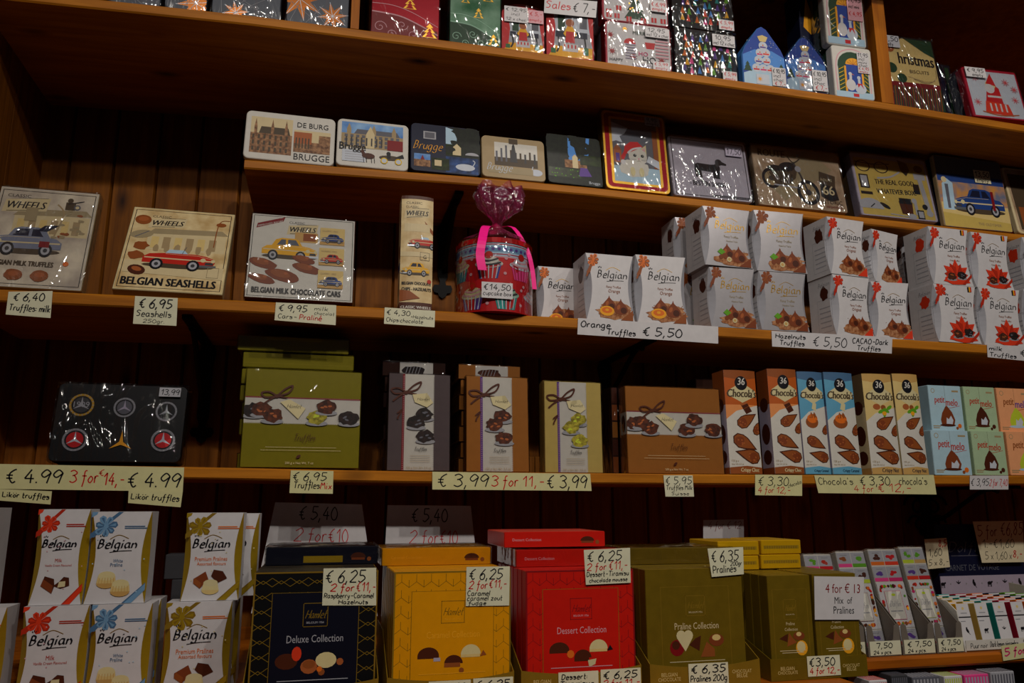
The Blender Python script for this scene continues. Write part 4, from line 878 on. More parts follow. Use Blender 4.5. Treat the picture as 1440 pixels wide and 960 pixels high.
def cupcake_tin():
    y = .062; z0 = zs(3, 690, y); xa = x_at(641, y, z0); xb = x_at(746, y, z0); R = (xb - xa) / 2; cx = (xa + xb) / 2; M = Matrix.Translation((cx, y, z0))
    h = .165; root = empty('cupcake_tin', M); tag(root, 'round red tin printed with cupcakes, in clear film tied with hot pink ribbon', 'tin')
    b = MB(); b.lathe([(0, 0), (R - .002, 0), (R, .002), (R, h - .012)], 'crimson', 48)
    seam = -pi / 2
    def mp(u, v, z): a = seam + (u - .5) * 2 * pi; r = R + z; return Vector((r * cos(a), r * sin(a), v * (h - .012)))
    A = Art(b, (-pi * R, 0, 0), (pi * R, 0, 0), (pi * R, 0, h), (-pi * R, 0, h), mapf=mp)
    def wrap_rect(v0, v1, m):
        A.z += A.EPS; r = R + A.z; b.lathe([(r, v0 * (h - .012)), (r, v1 * (h - .012))], m, 48)
    wrap_rect(0.0, 1.0, 'red'); wrap_rect(.80, 1, 'ice'); wrap_rect(.86, .95, 'bow'); wrap_rect(.78, .80, 'palepink'); wrap_rect(.82, .835, 'crimson'); wrap_rect(.965, .98, 'crimson')
    for i in range(40): A.ell((i + .5) / 40, .905, .007, .022, 'violet', 8)
    cups = ['teal', 'pink', 'teal', 'blue', 'pink', 'violet', 'teal', 'pink']; tops = ['swan', 'mint', 'ivory', 'dolfin', 'swan', 'ivory', 'mint', 'swan']
    zi = A.z
    for row, v in ((0, .47), (1, .03)):
        for i in range(7):
            A.z = zi; u = (i + (.5 if row else .0)) / 7 + .017; c = cups[(i + row * 3) % 8]; t = tops[(i + row * 3) % 8]
            A.poly([(u - .036, v), (u + .036, v), (u + .050, v + .2), (u - .050, v + .2)], c)
            for k in range(5): A.poly([(u - .030 + k * .014, v), (u - .027 + k * .014, v), (u - .036 + k * .019, v + .2), (u - .041 + k * .019, v + .2)], 'swan' if c != 'pink' else 'crimson', k == 0)
            A.ell(u, v + .215, .058, .06, t, 16); A.ell(u, v + .265, .040, .06, t, 14); A.line([(u - .05, v + .235), (u, v + .2), (u + .05, v + .235)], .004, 'darkgrey' if i % 2 else 'palepink', True)
            A.line([(u - .038, v + .285), (u, v + .255), (u + .038, v + .29)], .004, 'darkgrey' if i % 2 else 'palepink', True); A.disc(u, v + .345, .017, 'flower2', 12); A.disc(u, v + .345, .010, 'red', 10)
            for du, dv in ((.066, .08), (.07, .3), (-.06, .36)): A.disc(u + du, v + dv, .007, 'palepink', 8)
    b.build('tin_body', root)
    l = MB(); l.lathe([(R, h - .012), (R + .0016, h - .012), (R + .0016, h - .001), (R, h), (0, h)], 'glossred', 48); l.build('tin_lid', root)
    f = MB(); rnd = random.Random(3); N = 44
    prof = [(1.02, .001), (1.035, h * .4), (1.03, h * .8), (1.02, h + .001), (.8, h + .014), (.45, h + .028), (.14, h + .042), (.12, h + .050), (.26, h + .060), (.52, h + .080), (.60, h + .104), (.50, h + .128)]
    V = []
    for k, (r, z) in enumerate(prof):
        for j in range(N):
            a = 2 * pi * j / N; g = (1 + (.02 if k < 4 else .12 if k < 8 else .22) * sin(a * 9 + k * .6) * (1 if k > 3 else rnd.random()))
            V.append((R * r * g * cos(a), R * r * g * sin(a) * (1 if k < 8 else .45) - (0 if k < 5 else .012 * (k - 4) if k < 9 else .06), z + (0 if k < 9 else .009 * sin(a * 5 + 1))))
    f.idx(V, [(k * N + j, k * N + (j + 1) % N, (k + 1) * N + (j + 1) % N, (k + 1) * N + j) for k in range(4) for j in range(N)], 'cellophane')
    f.idx(V, [(k * N + j, k * N + (j + 1) % N, (k + 1) * N + (j + 1) % N, (k + 1) * N + j) for k in range(4, len(prof) - 1) for j in range(N)], 'pinkfilm')
    o = f.build('cellophane_bag', root, smooth=True); o['label'] = 'clear pinkish film bag gathered at the top'
    r = MB()
    def strip(pts, wd):
        V = []
        for x, y_, z in pts: V += [(x - wd / 2, y_, z), (x + wd / 2, y_, z)]
        n = len(pts); r.idx(V, [(2 * i, 2 * i + 1, 2 * i + 3, 2 * i + 2) for i in range(n - 1)], 'hotpink'); r.idx([(a, b_ + .0012, c) for a, b_, c in V], [(2 * i, 2 * i + 2, 2 * i + 3, 2 * i + 1) for i in range(n - 1)], 'hotpink')
    zt = h + .046
    r.lathe([(R * .13, zt - .006), (R * .17, zt - .003), (R * .17, zt + .003), (R * .13, zt + .006)], 'hotpink', 20)
    r.tube([(-.008, -R * .2, zt), (.0, -R * .24, zt + .003), (.010, -R * .2, zt)], [.004, .008, .004], 'hotpink')
    strip(cat_rom([(-.006, -R * .22, zt), (-.03, -R * .6, zt - .012), (-.045, -R * 1.02, h - .012), (-.050, -R * 1.07, h * .72), (-.045, -R * 1.08, h * .52)]), .019)
    strip(cat_rom([(.006, -R * .22, zt), (.036, -R * .45, zt - .004), (.062, -R * .7, h - .014), (.074, -R * .72, h * .62), (.078, -R * .74, h * .36)]), .010)
    r.build('ribbon', root)['label'] = 'hot pink satin ribbon with hanging tails'
    s = MB(); q = -R * 1.055; s.box(-.046, .022, q, q + .0006, .026, .061, 'white'); A = Art(s, (-.046, q, .026), (.022, q, .026), (.022, q, .061), (-.046, q, .061)); ht(('€14,50', .06, .52, .86, .36), ('cupcake box', .05, .18, .9, .26))(A)
    s.build('price_sticker', root)
cupcake_tin()

def truffle_paint(kind):
    def f(A):
        bowm = {'orange': ('orange', 'rust'), 'hazel': ('rust', 'chocmid'), 'orig': ('flower', 'flower2'), 'milk': ('flower', 'flower2')}[kind]
        A.poly([(.0, .64), (.03, .64), (.2, .9), (.13, .93)], bowm[1]); bow(A, .16, .9, .13, bowm[0], bowm[1], (.04, .7))
        g = 'gold' if kind == 'hazel' else 'ink'
        belgian_logo(A, .24, .64, .64, g, 'gold')
        A.txt('Fancy Truffles', .42, .49, .3, 'rust' if kind != 'hazel' else 'faded', 1.2); A.txt({'orange': 'Orange', 'hazel': 'Hazelnut Taste', 'orig': 'Original', 'milk': 'Crispy Truffles'}[kind], .46, .42, .24, 'rust' if kind != 'hazel' else 'faded', 1.2)
        k = A.w / A.h
        if kind == 'milk':
            for i in range(9):
                t = -.35 + i * (pi + .7) / 8; L = .36 if i % 2 == 0 else .3; c_, s_ = cos(t), sin(t) * 1.0
                A.poly([(.58, .16), (.58 + L * .55 * c_ + .085 * s_, .16 + (L * .55 * s_ - .085 * c_) * k), (.58 + L * c_, .16 + L * s_ * k), (.58 + L * .55 * c_ - .085 * s_, .16 + (L * .55 * s_ + .085 * c_) * k)], ('flower', 'flower2')[i % 2])
                A.line([(.58, .16), (.58 + L * .8 * c_, .16 + L * .8 * s_ * k)], .0008, 'darkred')
            A.ell(.58, .09, .3, .08, 'flower', jag=.1); gem(A, .46, .15, .11, 'truffle'); gem(A, .71, .18, .11, 'truffledark'); A.poly([(.7, .02), (.78, .02), (.96, .16), (.96, .22)], 'flower2')
            A.rect(.8, .9, .83, .99, 'ink'); A.rect(.83, .9, .86, .99, 'amber'); A.rect(.86, .9, .89, .99, 'red')
        else:
            A.ell(.58, .12, .38, .1, 'dust', 24, jag=.14); A.ell(.62, .2, .3, .09, 'dust', 20, jag=.2)
            for i in range(16): A.disc(.3 + random.random() * .64, .06 + random.random() * .24, .008, 'chocmid', 6)
            A.poly([(.7, .01), (.96, .01), (.96, .17)], bowm[1] if kind != 'orig' else 'flower')
            drop(A, .47, .25, .145); drop(A, .71, .20, .16)
            if kind == 'orange':
                A.ell(.42, .14, .15, .075, 'amber', 16); A.ell(.42, .15, .11, .045, 'orange', 14); A.ell(.42, .155, .04, .02, 'amber', 8)
            if kind == 'hazel':
                A.poly([(.26, .24), (.34, .3), (.43, .24), (.34, .19)], 'leaf'); A.disc(.42, .17, .055, 'nutshell', 10); A.disc(.33, .15, .045, 'nutshell', 10); A.disc(.5, .12, .05, 'ivory', 10); A.disc(.5, .12, .03, 'tan', 8)
    return f
def truffle_side(kind):
    def f(A):
        A.frame(.32, .08, .9, .62, .0007, 'lightgrey'); A.ell(.62, .72, .18, .12, {'milk': 'flower', 'orig': 'choc', 'hazel': 'choc', 'orange': 'choc'}[kind], jag=.2); script(A, 'Belgian', .4, .84, .45, .07, 'grey', .0012)
        for i in range(5): A.rect(.4, .16 + i * .08, .84, .175 + i * .08, 'lightgrey')
    return f
def tc(label, kind, xl, xr, yt, zb, y, yr=None, d=.085, h=None, group='white truffle cartons on the third shelf', wd=None):
    pl = place(xl, xr, yt, zb, y, yr, 0, d, h, wd)
    carton('truffle_carton', label, 'carton', pl, 'pearl' if kind == 'hazel' else 'white', truffle_paint(kind), d, pinch=.014, facet='lightgrey', side='white', group=group, sides=truffle_side(kind)); return pl
z3 = lambda px, y=.0: zs(3, px, y)
tc('white orange truffle carton furthest back, half behind its neighbour by the cupcake tin', 'orange', 757, 817, 376, z3(757, .09), .09, d=.08)
tc('white orange truffle carton with bright apricot slice, above the orange price strip', 'orange', 825, 893, 358, z3(820, .004), .004, .006)
tc('white orange truffle carton standing right of the brighter orange one', 'orange', 896.5, 968, 360, z3(890, .006), .006, .002)
H1 = 'hazelnut truffle carton with gold script'
tc('lower left white hazelnut truffle carton with gold script', 'hazel', 1001, 1066, 376, z3(1000, .002), .002, .004); pl = place(1001, 1066, 376, z3(1000, .002), .002, .004)
tc('upper left white hazelnut truffle carton with gold script', 'hazel', 992, 1059, 293, top_of(pl), -.004, .002)
q = tc('lower right white hazelnut truffle carton with gold script', 'hazel', 1072, 1139, 383, z3(1070, .003), .003, .002)
tc('upper right white hazelnut truffle carton with gold script', 'hazel', 1065, 1136, 298, top_of(q), .002, 0)
q = tc('lower hazelnut truffle carton of the rear stack, behind the gold script pair', 'hazel', 958, 1022, 384, z3(960, .105), .105, d=.08)
tc('upper hazelnut truffle carton of the rear stack, peeking out left of the gold script pair', 'hazel', 952, 1016, 308, top_of(q), .105, d=.08)
q = tc('lower left white cacao truffle carton with red bow, beside the hazelnut ones', 'orig', 1177, 1230, 388, z3(1175, .0), .0, .012)
tc('upper left white cacao truffle carton with red bow, beside the hazelnut ones', 'orig', 1169, 1222, 308, top_of(q), -.002, .010)
q = tc('lower right white cacao truffle carton with red bow, above the end of its price strip', 'orig', 1231.5, 1286, 397, z3(1230, .010), .010, .004)
tc('upper right white cacao truffle carton turned aside with its top shaded', 'orig', 1232, 1270, 326, top_of(q), .006, .032, d=.055)
q = tc('lower cacao truffle carton standing behind the turned one', 'orig', 1282, 1330, 408, z3(1282, .125), .125, d=.07)
tc('upper cacao truffle carton standing behind the turned one', 'orig', 1278, 1326, 334, top_of(q), .125, d=.07)
q = tc('lower left white milk truffle carton with red flower print', 'milk', 1321, 1381, 401, z3(1320, .0), .0, .004)
tc('upper left white milk truffle carton with red flower print', 'milk', 1313.5, 1370, 321, top_of(q), .0, .004)
q = tc('lower right white milk truffle carton with red flower print, above the milk price card', 'milk', 1385, 1444, 406, z3(1385, .004), .004, .004)
tc('upper right white milk truffle carton with red flower print', 'milk', 1374, 1427, 329, top_of(q), .004, .012)
q = tc('lower milk truffle carton cut off by the right edge of the photo', 'milk', 1450, 1510, 409, z3(1450, .012), .012)
tc('upper milk truffle carton cut off by the right edge, its grey side showing', 'milk', 1447, 1507, 336, top_of(q), .02)

# price cards on the third shelf edge
YC = -.0022
card('price_card', 'price card reading €6,40 truffles milk', 'price card', ((12, 410), (74, 409), (71, 447), (8, 442)), YC, ht(('€ 6,40', .12, .62, .7, .3), ('Truffles: milk', .05, .2, .92, .26)), 'card')
card('price_card', 'price card reading €6,95 seashells', 'price card', ((190, 416), (250, 419), (248, 458), (187, 455)), YC, ht(('€ 6,95', .1, .6, .76, .32), ('Seashells', .06, .28, .8, .22), ('250gr.', .22, .06, .5, .13)), 'card')
card('price_card', 'price card reading €9,95 milk chocolate cars in black and red', 'price card', ((388, 425), (473, 429), (472, 457), (386, 450)), YC, ht(('€ 9,95', .05, .55, .46, .34), ('milk', .64, .68, .22, .2), ('chocolat', .64, .46, .33, .16), ('Cars-', .05, .14, .3, .24), ('Praliné', .4, .16, .36, .26, 'red', .0016)), 'card')
card('price_card', 'price card reading €4,30 hazelnut chips', 'price card', ((541, 432), (612, 437), (611, 460), (540, 455)), YC, ht(('€ 4,30', .04, .58, .46, .3), ('+Hazelnuts', .52, .45, .44, .2), ('Chips:chocolate', .04, .16, .72, .24)), 'card')
card('price_card', 'long white price strip reading orange truffles', 'price card', ((813, 447), (1010, 459), (1010, 483), (812, 470)), YC, ht(('Orange', .02, .48, .2, .38, 'ink', .0026), ('Truffles', .2, .12, .2, .34, 'ink', .0024), ('€ 5,50', .45, .2, .28, .5, 'ink', .0028)), 'cardwhite')
card('price_card', 'long white price strip reading hazelnuts and cacao truffles €5,50', 'price card', ((1085, 465), (1255, 474), (1254, 497), (1086, 487)), YC, ht(('Hazelnuts', .03, .56, .24, .28, 'ink', .0022), ('Truffles', .06, .14, .2, .3, 'ink', .0022), ('€ 5,50', .33, .2, .28, .58, 'ink', .0022), ('CACAO-Dark', .66, .5, .3, .32, 'ink', .0022), ('Truffles', .7, .1, .2, .28, 'ink', .002)), 'cardwhite')
card('price_card', 'white price strip reading milk truffles at the right photo edge', 'price card', ((1388, 484), (1520, 491), (1520, 515), (1389, 502)), YC, ht(('milk', .02, .56, .13, .32, 'ink', .0024), ('Truffles', .02, .1, .28, .3, 'ink', .0022), ('€ 5,50', .34, .3, .4, .5, 'ink', .0024)), 'cardwhite')

# ------------------------------------------------------------------ fourth shelf
z4 = lambda px, y=.0: zs(4, px, y)
def badge(A, u, v, r, ring, inner, starm):
    A.disc(u, v, r, ring, 22); A.disc(u, v, r * .82, 'ink', 20); A.disc(u, v, r * .68, inner, 20); tri(A, u, v, r * .75, starm)
    for i in range(18): A.disc(u + r * .92 * cos(i * .35), v + r * .92 * sin(i * .35) * A.w / A.h, r * .05, 'lightgrey', 6)
def tri(A, u, v, r, m):
    k = A.w / A.h
    for a in (90, 210, 330):
        t = radians(a); p = t + pi / 2
        A.poly([(u + r * .16 * cos(p), v + r * .16 * sin(p) * k), (u + r * cos(t), v + r * sin(t) * k), (u - r * .16 * cos(p), v - r * .16 * sin(p) * k)][::-1], m)
def badges(A):
    A.rrect(.005, .005, .995, .995, .01, 'black')
    badge(A, .19, .72, .095, 'gold', 'darkgrey', 'lightgrey'); A.txt('1909', .13, .69, .12, 'lightgrey'); badge(A, .52, .7, .085, 'grey', 'slate', 'lilac'); badge(A, .85, .66, .085, 'grey', 'black', 'lightgrey')
    badge(A, .18, .27, .095, 'grey', 'red', 'swan'); tri(A, .53, .24, .1, 'amber'); badge(A, .85, .28, .095, 'grey', 'red', 'swan')
pl = place(66, 253, 541, z4(66, .02), .02, .02, 8, .05)
tb = tin('badge_tin', 'black film-wrapped tin with round star badges at the left of the shelf', 'tin', pl, badges, 'black', 'black', .05, .01, 'crinkle')
sticker(tb, .78, .85, .95, .97, pl[1], pl[2], ht(('13,99', .08, .2, .85, .6)), 'lightgrey', -.006)
def gbow(A, u, v, r, m='choc', vert=False):
    k = A.w / A.h
    for sx, rot in ((-1, .35), (1, .75)):
        A.line([(u, v), (u + sx * r * .5, v + r * (.5 if sx > 0 else .28) * k), (u + sx * r, v + r * (.75 if sx > 0 else .2) * k), (u + sx * r * .75, v + r * (.25 if sx > 0 else -.1) * k), (u, v)], .0035, m, True)
    A.line([(u, v), (u - r * .45, v - r * .25 * k), (u - r * .9, v - r * .62 * k)], .0035, m, True); A.line([(u, v), (u + r * .7, v - r * .1 * k)], .003, m)
    A.disc(u, v, r * .14, m, 8)
def wide_truffle(base, gems, shine):
    def f(A):
        A.rect(.004, .004, .996, .996, base); A.rect(.004, .445, .996, .70, 'dolfin'); A.rect(.004, .70, .996, .715, 'darkred')
        for i in range(60): A.rect(.008 + i / 61, .436, .012 + i / 61, .447, 'dolfin'); A.rect(.008 + i / 61, .704, .012 + i / 61, .711, 'palepink')
        gbow(A, .27, .72, .13)
        A.poly([(.3, .66), (.38, .69), (.52, .6), (.46, .49)], 'ivory'); script(A, 'Hamlet', .36, .6, .12, .04, 'ink', .0008)
        for (u, v, g) in zip((.08, .15, .24, .62, .7, .9), (.57, .58, .52, .51, .62, .51), gems): gem(A, u, v, .085, g)
        script(A, 'Truffles', .43, .27, .18, .07, 'choc', .001, .3)
        A.rect(.2, .2, .8, .203, 'sand'); A.rect(.16, .17, .84, .173, 'sand'); A.ell(.48, .11, .022, .014, 'choc', 10, rot=.6); A.txt('200 g e Net Wt. 7 oz', .37, .035, .24, 'sand')
    return f
def tall_truffle(base, gemk, stripe):
    def f(A):
        A.rect(.004, .004, .996, .996, base); A.rect(.26, .004, .74, .996, 'dolfin'); A.rect(.22, .004, .26, .996, stripe)
        for i in range(50): A.rect(.728, .006 + i / 51, .742, .012 + i / 51, base); A.rect(.232, .006 + i / 51, .25, .012 + i / 51, 'palepink')
        gbow(A, .28, .8, .24); A.line([(.14, .58), (.22, .62), (.16, .55), (.15, .52)], .003, 'choc', True)
        A.poly([(.38, .78), (.62, .8), (.72, .7), (.62, .65), (.42, .7)], 'ivory'); script(A, 'Hamlet', .46, .72, .2, .03, 'ink', .0008)
        for u, v in ((.58, .58), (.45, .49), (.6, .35)): gem(A, u, v, .14, gemk)
        script(A, 'Truffles', .42, .2, .2, .04, 'ink', .0008, .3)
        for i in range(4): A.rect(.36, .15 - i * .02, .68, .153 - i * .02, 'sepia')
        A.txt('100 g Net Wt. 3.5 oz', .3, .02, .4, 'sepia')
    return f
def lying(name, label, xl, xr, z, y, d, t, m, paint=None, wrap='cellophane', group=None, sides=None):
    xa = x_at(xl, y, z); xb = x_at(xr, y, z); M = Matrix.Translation(((xa + xb) / 2, y, z))
    return carton(name, label, 'box', (M, xb - xa, t), m, paint, d, wrap=wrap, group=group, sides=sides)
def flat_stack(name, xl, xr, y, d, t, n, m, labels, paint=None, jit=.004, wrap='cellophane', group=None, off=None):
    z = z4(xl, y)
    for i in range(n):
        j = (off[i] if off else random.uniform(-jit, jit) * 600); lying(name, labels[i], xl + j, xr + j, z, y + random.uniform(0, .004), d, t, m, paint, wrap, group); z += t + .0036
ol = ['flat olive truffle box, %s in the stack behind the standing one' % s for s in ('lowest', 'second from the bottom', 'third from the bottom', 'fourth from the bottom', 'fifth from the bottom', 'sixth from the bottom', 'second from the top', 'topmost')]
flat_stack('truffle_box', 337, 493, .085, .17, .0315, 8, 'oliveshine', ol, lambda A: (A.rect(.25, .75, .75, .98, 'olivelite'), A.rect(.02, .3, .98, .32, 'olivelite')), group='olive truffle boxes lying flat', off=[-4, 3, -1, 3, 0, 2, 4, -3])
carton('truffle_box', 'large olive truffle box with a white truffle band, standing in front of its stack', 'box', place(337, 504, 521, z4(337, .03), .03, .034, 4, .03), 'oliveshine', wide_truffle('oliveshine', ['truffledark', 'truffle', 'truffle', 'trufflegreen', 'truffle', 'truffledark'], 1), .03, wrap='cellophane')
def tall_end(base):
    def f(A): A.rect(.0, 0, 1, 1, base); A.rect(.27, .02, .8, .98, 'dolfin'); A.ell(.5, .4, .18, .34, 'truffledark' if base != 'caramelshine' else 'truffle', jag=.15); [A.line([(.36 + i * .05, .15), (.4 + i * .05, .7)], .001, 'lightgrey') for i in range(5)]
    return f
for xl, xr, m, lb, front in ((540, 628, 'brownfoil', 'dark brown', 'silver brown'), (647, 733, 'caramelshine', 'copper brown', 'caramel brown')):
    n = 7; names = ['lowest', 'second', 'third', 'fourth', 'fifth', 'second from the top', 'topmost']
    flat_stack('truffle_box', xl, xr, .09, .17, .031, n, m, ['flat %s foil truffle box, %s, behind the %s upright one' % (lb, names[i], front) for i in range(n)], tall_end(m), group=lb + ' truffle boxes lying flat', wrap='crinkle', off=[-2, 1, -1, 2, -1, 1, -2])
carton('truffle_box', 'upright silver brown truffle box with a white stripe of dark truffles', 'box', place(544, 632, 526, z4(544, .03), .03, .032, 3, .03), 'silvershine', tall_truffle('silvershine', 'truffledark', 'darkred'), .03, wrap='cellophane')
carton('truffle_box', 'upright caramel brown truffle box with a white stripe of brown truffles', 'box', place(656, 744, 530, z4(656, .03), .03, .032, 3, .03), 'caramelshine', tall_truffle('caramelshine', 'truffle', 'violet'), .03, wrap='cellophane')
carton('truffle_box', 'upright pale gold truffle box with pistachio truffles and purple ribbon print', 'box', place(767, 848, 537, z4(767, .02), .02, .022, 1, .04), 'creamshine', tall_truffle('creamshine', 'trufflegreen', 'violet'), .04, wrap='cellophane')
for i, (px, y) in enumerate(((744, .12), (753, .13))):
    carton('truffle_box', ['brown foil box end on, left of two between the caramel and pale gold boxes', 'brown foil box end on, right of two between the caramel and pale gold boxes'][i], 'box', place(px, px + 8, 642, z4(px, y), y, d=.1), 'caramel', None, .1, wrap=None)
for i, (px, yt, y, lb) in enumerate(((862, 545, .085, 'left'), (873.5, 547, .088, 'right'))):
    carton('truffle_box', 'narrow brown foil box on end, %s of two beside the wide brown truffle box' % lb, 'box', place(px, px + 9, yt, z4(px, y), y, d=.1), 'brownfoil', lambda A: [A.rect(.1, .02 + i * .2, .9, .2 + i * .2, ['rust', 'choc', 'caramel', 'rust', 'choc'][i]) for i in range(5)], .1, wrap='crinkle')
carton('truffle_box', 'wide caramel brown truffle box with five brown truffles on a white band', 'box', place(884, 1019, 545, z4(884, .03), .03, .032, 2, .035), 'caramelshine', wide_truffle('caramelshine', ['truffle'] * 6, 1), .035, wrap='cellophane', sides=lambda A: (A.rect(0, .445, 1, .7, 'dolfin'), A.ell(.5, .57, .3, .1, 'truffle')))
carton('truffle_box', 'dark brown box standing behind the wide caramel box', 'box', place(985, 1022, 532, z4(985, .12), .12, d=.05), 'brownfoil', None, .05)

def chip(A, u, v, r, sg=1, rot=0):
    k = A.w / A.h; q = [(1.95 * sg, .05), (.6 * sg, .62), (0, .7), (-.6 * sg, .55), (-.85 * sg, .1), (-.6 * sg, -.45), (0, -.68), (.55 * sg, -.55), (1.1 * sg, -.35)]
    c, s = cos(rot), sin(rot); f = lambda z: [(u + r * z * (x * c - y * s), v + r * z * (x * s + y * c) * k) for x, y in q]
    p = f(1); A.poly(p if sg < 0 else p, 'choc'); A.poly(f(.86), 'rust')
    A.ell(u - .1 * r * sg, v, r * .5, r * .46 * k, 'chocmid', 12, jag=.1)
    for _ in range(5): A.disc(u + random.uniform(-.5, .4) * r, v + random.uniform(-.35, .35) * r * k, r * .09, 'choclight', 6)
def chocolas(top, band, kind):
    def f(A):
        A.rect(0, 0, 1, 1, 'dolfin'); A.rect(0, .66, 1, 1, top); A.poly([(0, .66), (0, .52), (.3, .6), (1, .66)], top if kind != 'choc' else 'peach'); A.poly([(.0, .93), (.5, .9), (1, .93), (1, 1), (0, 1)], {'choc': 'rust', 'caramel': 'bowdark', 'nut': 'tan'}[kind])
        A.poly([(.1, .75), (.5, .68), (.96, .75), (.96, .8), (.5, .88), (.1, .8)], 'ivory')
        A.ell(.5, .872, .2, .07, 'ink', 20); A.txt('36', .39, .855, .22, 'dolfin', 1.2, .15, bold=.0004)
        A.txt("Chocola's", .05, .735, .92, 'sepiadark', 1.35, .18, -.0, bold=.0009)
        if kind == 'choc': A.poly([(.42, .67), (.62, .695), (.8, .6), (.6, .57)], 'choc'); A.poly([(.42, .67), (.62, .695), (.66, .675), (.46, .65)], 'choclight'); A.line([(.53, .62), (.7, .65)], .001, 'rust')
        if kind == 'caramel':
            A.ell(.4, .5, .24, .06, 'rust', 16); A.ell(.42, .535, .2, .045, 'orange', 14); A.poly([(.3, .54), (.6, .54), (.55, .58), (.5, .6), (.45, .57), (.38, .6)], 'rust'); A.poly([(.42, .63), (.58, .61), (.62, .68), (.5, .71)], 'ivory')
        if kind == 'nut':
            A.ell(.36, .665, .12, .03, 'choclight'); A.ell(.58, .66, .09, .025, 'rust')
            for u, v, r_ in ((.5, .62, .4), (.68, .63, -.5), (.8, .66, .5), (.62, .6, 1.2)): A.ell(u, v, .12, .018, 'leaf', 10, rot=r_)
            A.ell(.6, .6, .08, .02, 'amber')
        if kind != 'caramel': chip(A, .5, .49, .26, 1, .5)
        chip(A, .93, .42, .2, 1, .9); chip(A, .36, .31, .29, 1, -.45); chip(A, .72, .16, .29, -1, -.25)
        A.txt('125 g e', .06, .115, .2, 'sepia'); A.txt('Net Wt 4.4 oz', .06, .085, .34, 'sepia')
        A.poly([(0, 0), (1, 0), (1, .06), (.5, .075), (0, .06)], band); A.txt({'choc': 'Crispy Choc', 'caramel': 'Crispy Caramel', 'nut': 'Crispy Nut'}[kind], .3, .02, .58, 'ivory' if kind == 'choc' else 'navy', 1.3, .15, bold=.0003)
    return f
def chocolas_side(top, band):
    def f(A): A.rect(0, .66, 1, 1, top); A.rect(0, 0, 1, .06, band); [A.ell(.5, v, .36, .1 if i % 2 else .07, 'choc', 14) for i, v in enumerate((.66, .38, .16))]
    return f
CT = [('leftmost brown chocolate thins carton, half hidden by the wide caramel box', 'choc', 1027, 1072, 521, .02, .024), ('brown chocolate thins carton beside the blue caramel ones', 'choc', 1090, 1131, 519, .008, .006), ('left blue caramel chocolate thins carton', 'caramel', 1133, 1168.5, 523, .012, .014),
      ('right blue caramel chocolate thins carton, next to the tan nut ones', 'caramel', 1171.5, 1212, 524, .012, .016), ('left tan nut chocolate thins carton, its dark side showing', 'nut', 1226.5, 1268, 526, .004, .004), ('right tan nut chocolate thins carton, next to the small marshmallow cartons', 'nut', 1270.5, 1306, 526, .006, .008)]
for lb, kd, xl, xr, yt, y, yr in CT:
    tp, bd = {'choc': ('russet', 'rust'), 'caramel': ('aqua', 'aqua'), 'nut': ('wheat', 'tan')}[kd]
    carton('chocolate_carton', lb, 'carton', place(xl, xr, yt, z4(xl, y), y, yr, 1.5, .05), 'dolfin', chocolas(tp, bd, kd), .05, bulge=.005, side='lilac' if kd != 'nut' else 'sand', group='tall chocolate thins cartons', sides=chocolas_side({'choc': 'rust', 'caramel': 'bowdark', 'nut': 'stonebrown'}[kd], bd))
def melo(base, kind):
    def f(A):
        A.rect(.005, .005, .995, .995, base); A.line([(.5, .62), (.5, .99)], .0006, 'sepiadark'); A.disc(.14, .88, .06, 'sepia', 12); A.disc(.14, .88, .045, base, 10); A.rect(.72, .86, .92, .9, 'sepia')
        c = 'rust' if kind != 2 else 'violet'
        A.txt('petit', .17, .62, .3, 'flower2' if kind < 2 else 'rust', 1.5, .1, bold=.0004); A.txt('melo', .5, .56, .36, c if kind == 2 else 'flower2', 1.4, .15, bold=.0004); A.line([(.5, .49), (.75, .53), (.92, .56)], .001, 'flower2')
        body = ('chocmid', 'choc', 'lime')[kind]; A.poly([(.32, .14), (.7, .14), (.74, .25), (.66, .42), (.54, .54), (.5, .56), (.46, .52), (.36, .4), (.3, .25)], body); A.poly([(.46, .15), (.64, .15), (.68, .24), (.62, .34), (.54, .26), (.48, .3)], 'swan'); A.ell(.5, .13, .24, .03, 'choc' if kind < 2 else 'ice')
        A.disc(.86, .12, .06, ('orange', 'choc', 'amber')[kind], 8); A.disc(.78, .07, .04, ('rust', 'choc', 'peach')[kind], 8); A.rect(.05, .1, .28, .12, 'sepia'); A.rect(.05, .06, .24, .08, 'sepia')
    return f
MELO = [('pale blue marshmallow carton', 'melo', 0, (1315, 1367.5, 605, .006), (1311, 1357, 542, .03)), ('sage green marshmallow carton', 'melogreen', 1, (1372, 1418, 606, .006), (1361, 1405, 544, .03)), ('peach marshmallow carton', 'melopeach', 2, (1421.5, 1470, 607, .006), (1408, 1456, 546, .03))]
for lb, m, kd, a, b in MELO:
    q = place(a[0], a[1], a[2], z4(a[0], a[3]), a[3], d=.05); carton('marshmallow_carton', 'lower ' + lb + ', right on the truffle shelf', 'carton', q, m, melo(m, kd), .05, group='small marshmallow cartons')
    p = place(b[0], b[1], b[2], top_of(q), b[3], d=.05); carton('marshmallow_carton', 'upper ' + lb + ', stacked on its twin', 'carton', p, m, melo(m, kd), .05, group='small marshmallow cartons')
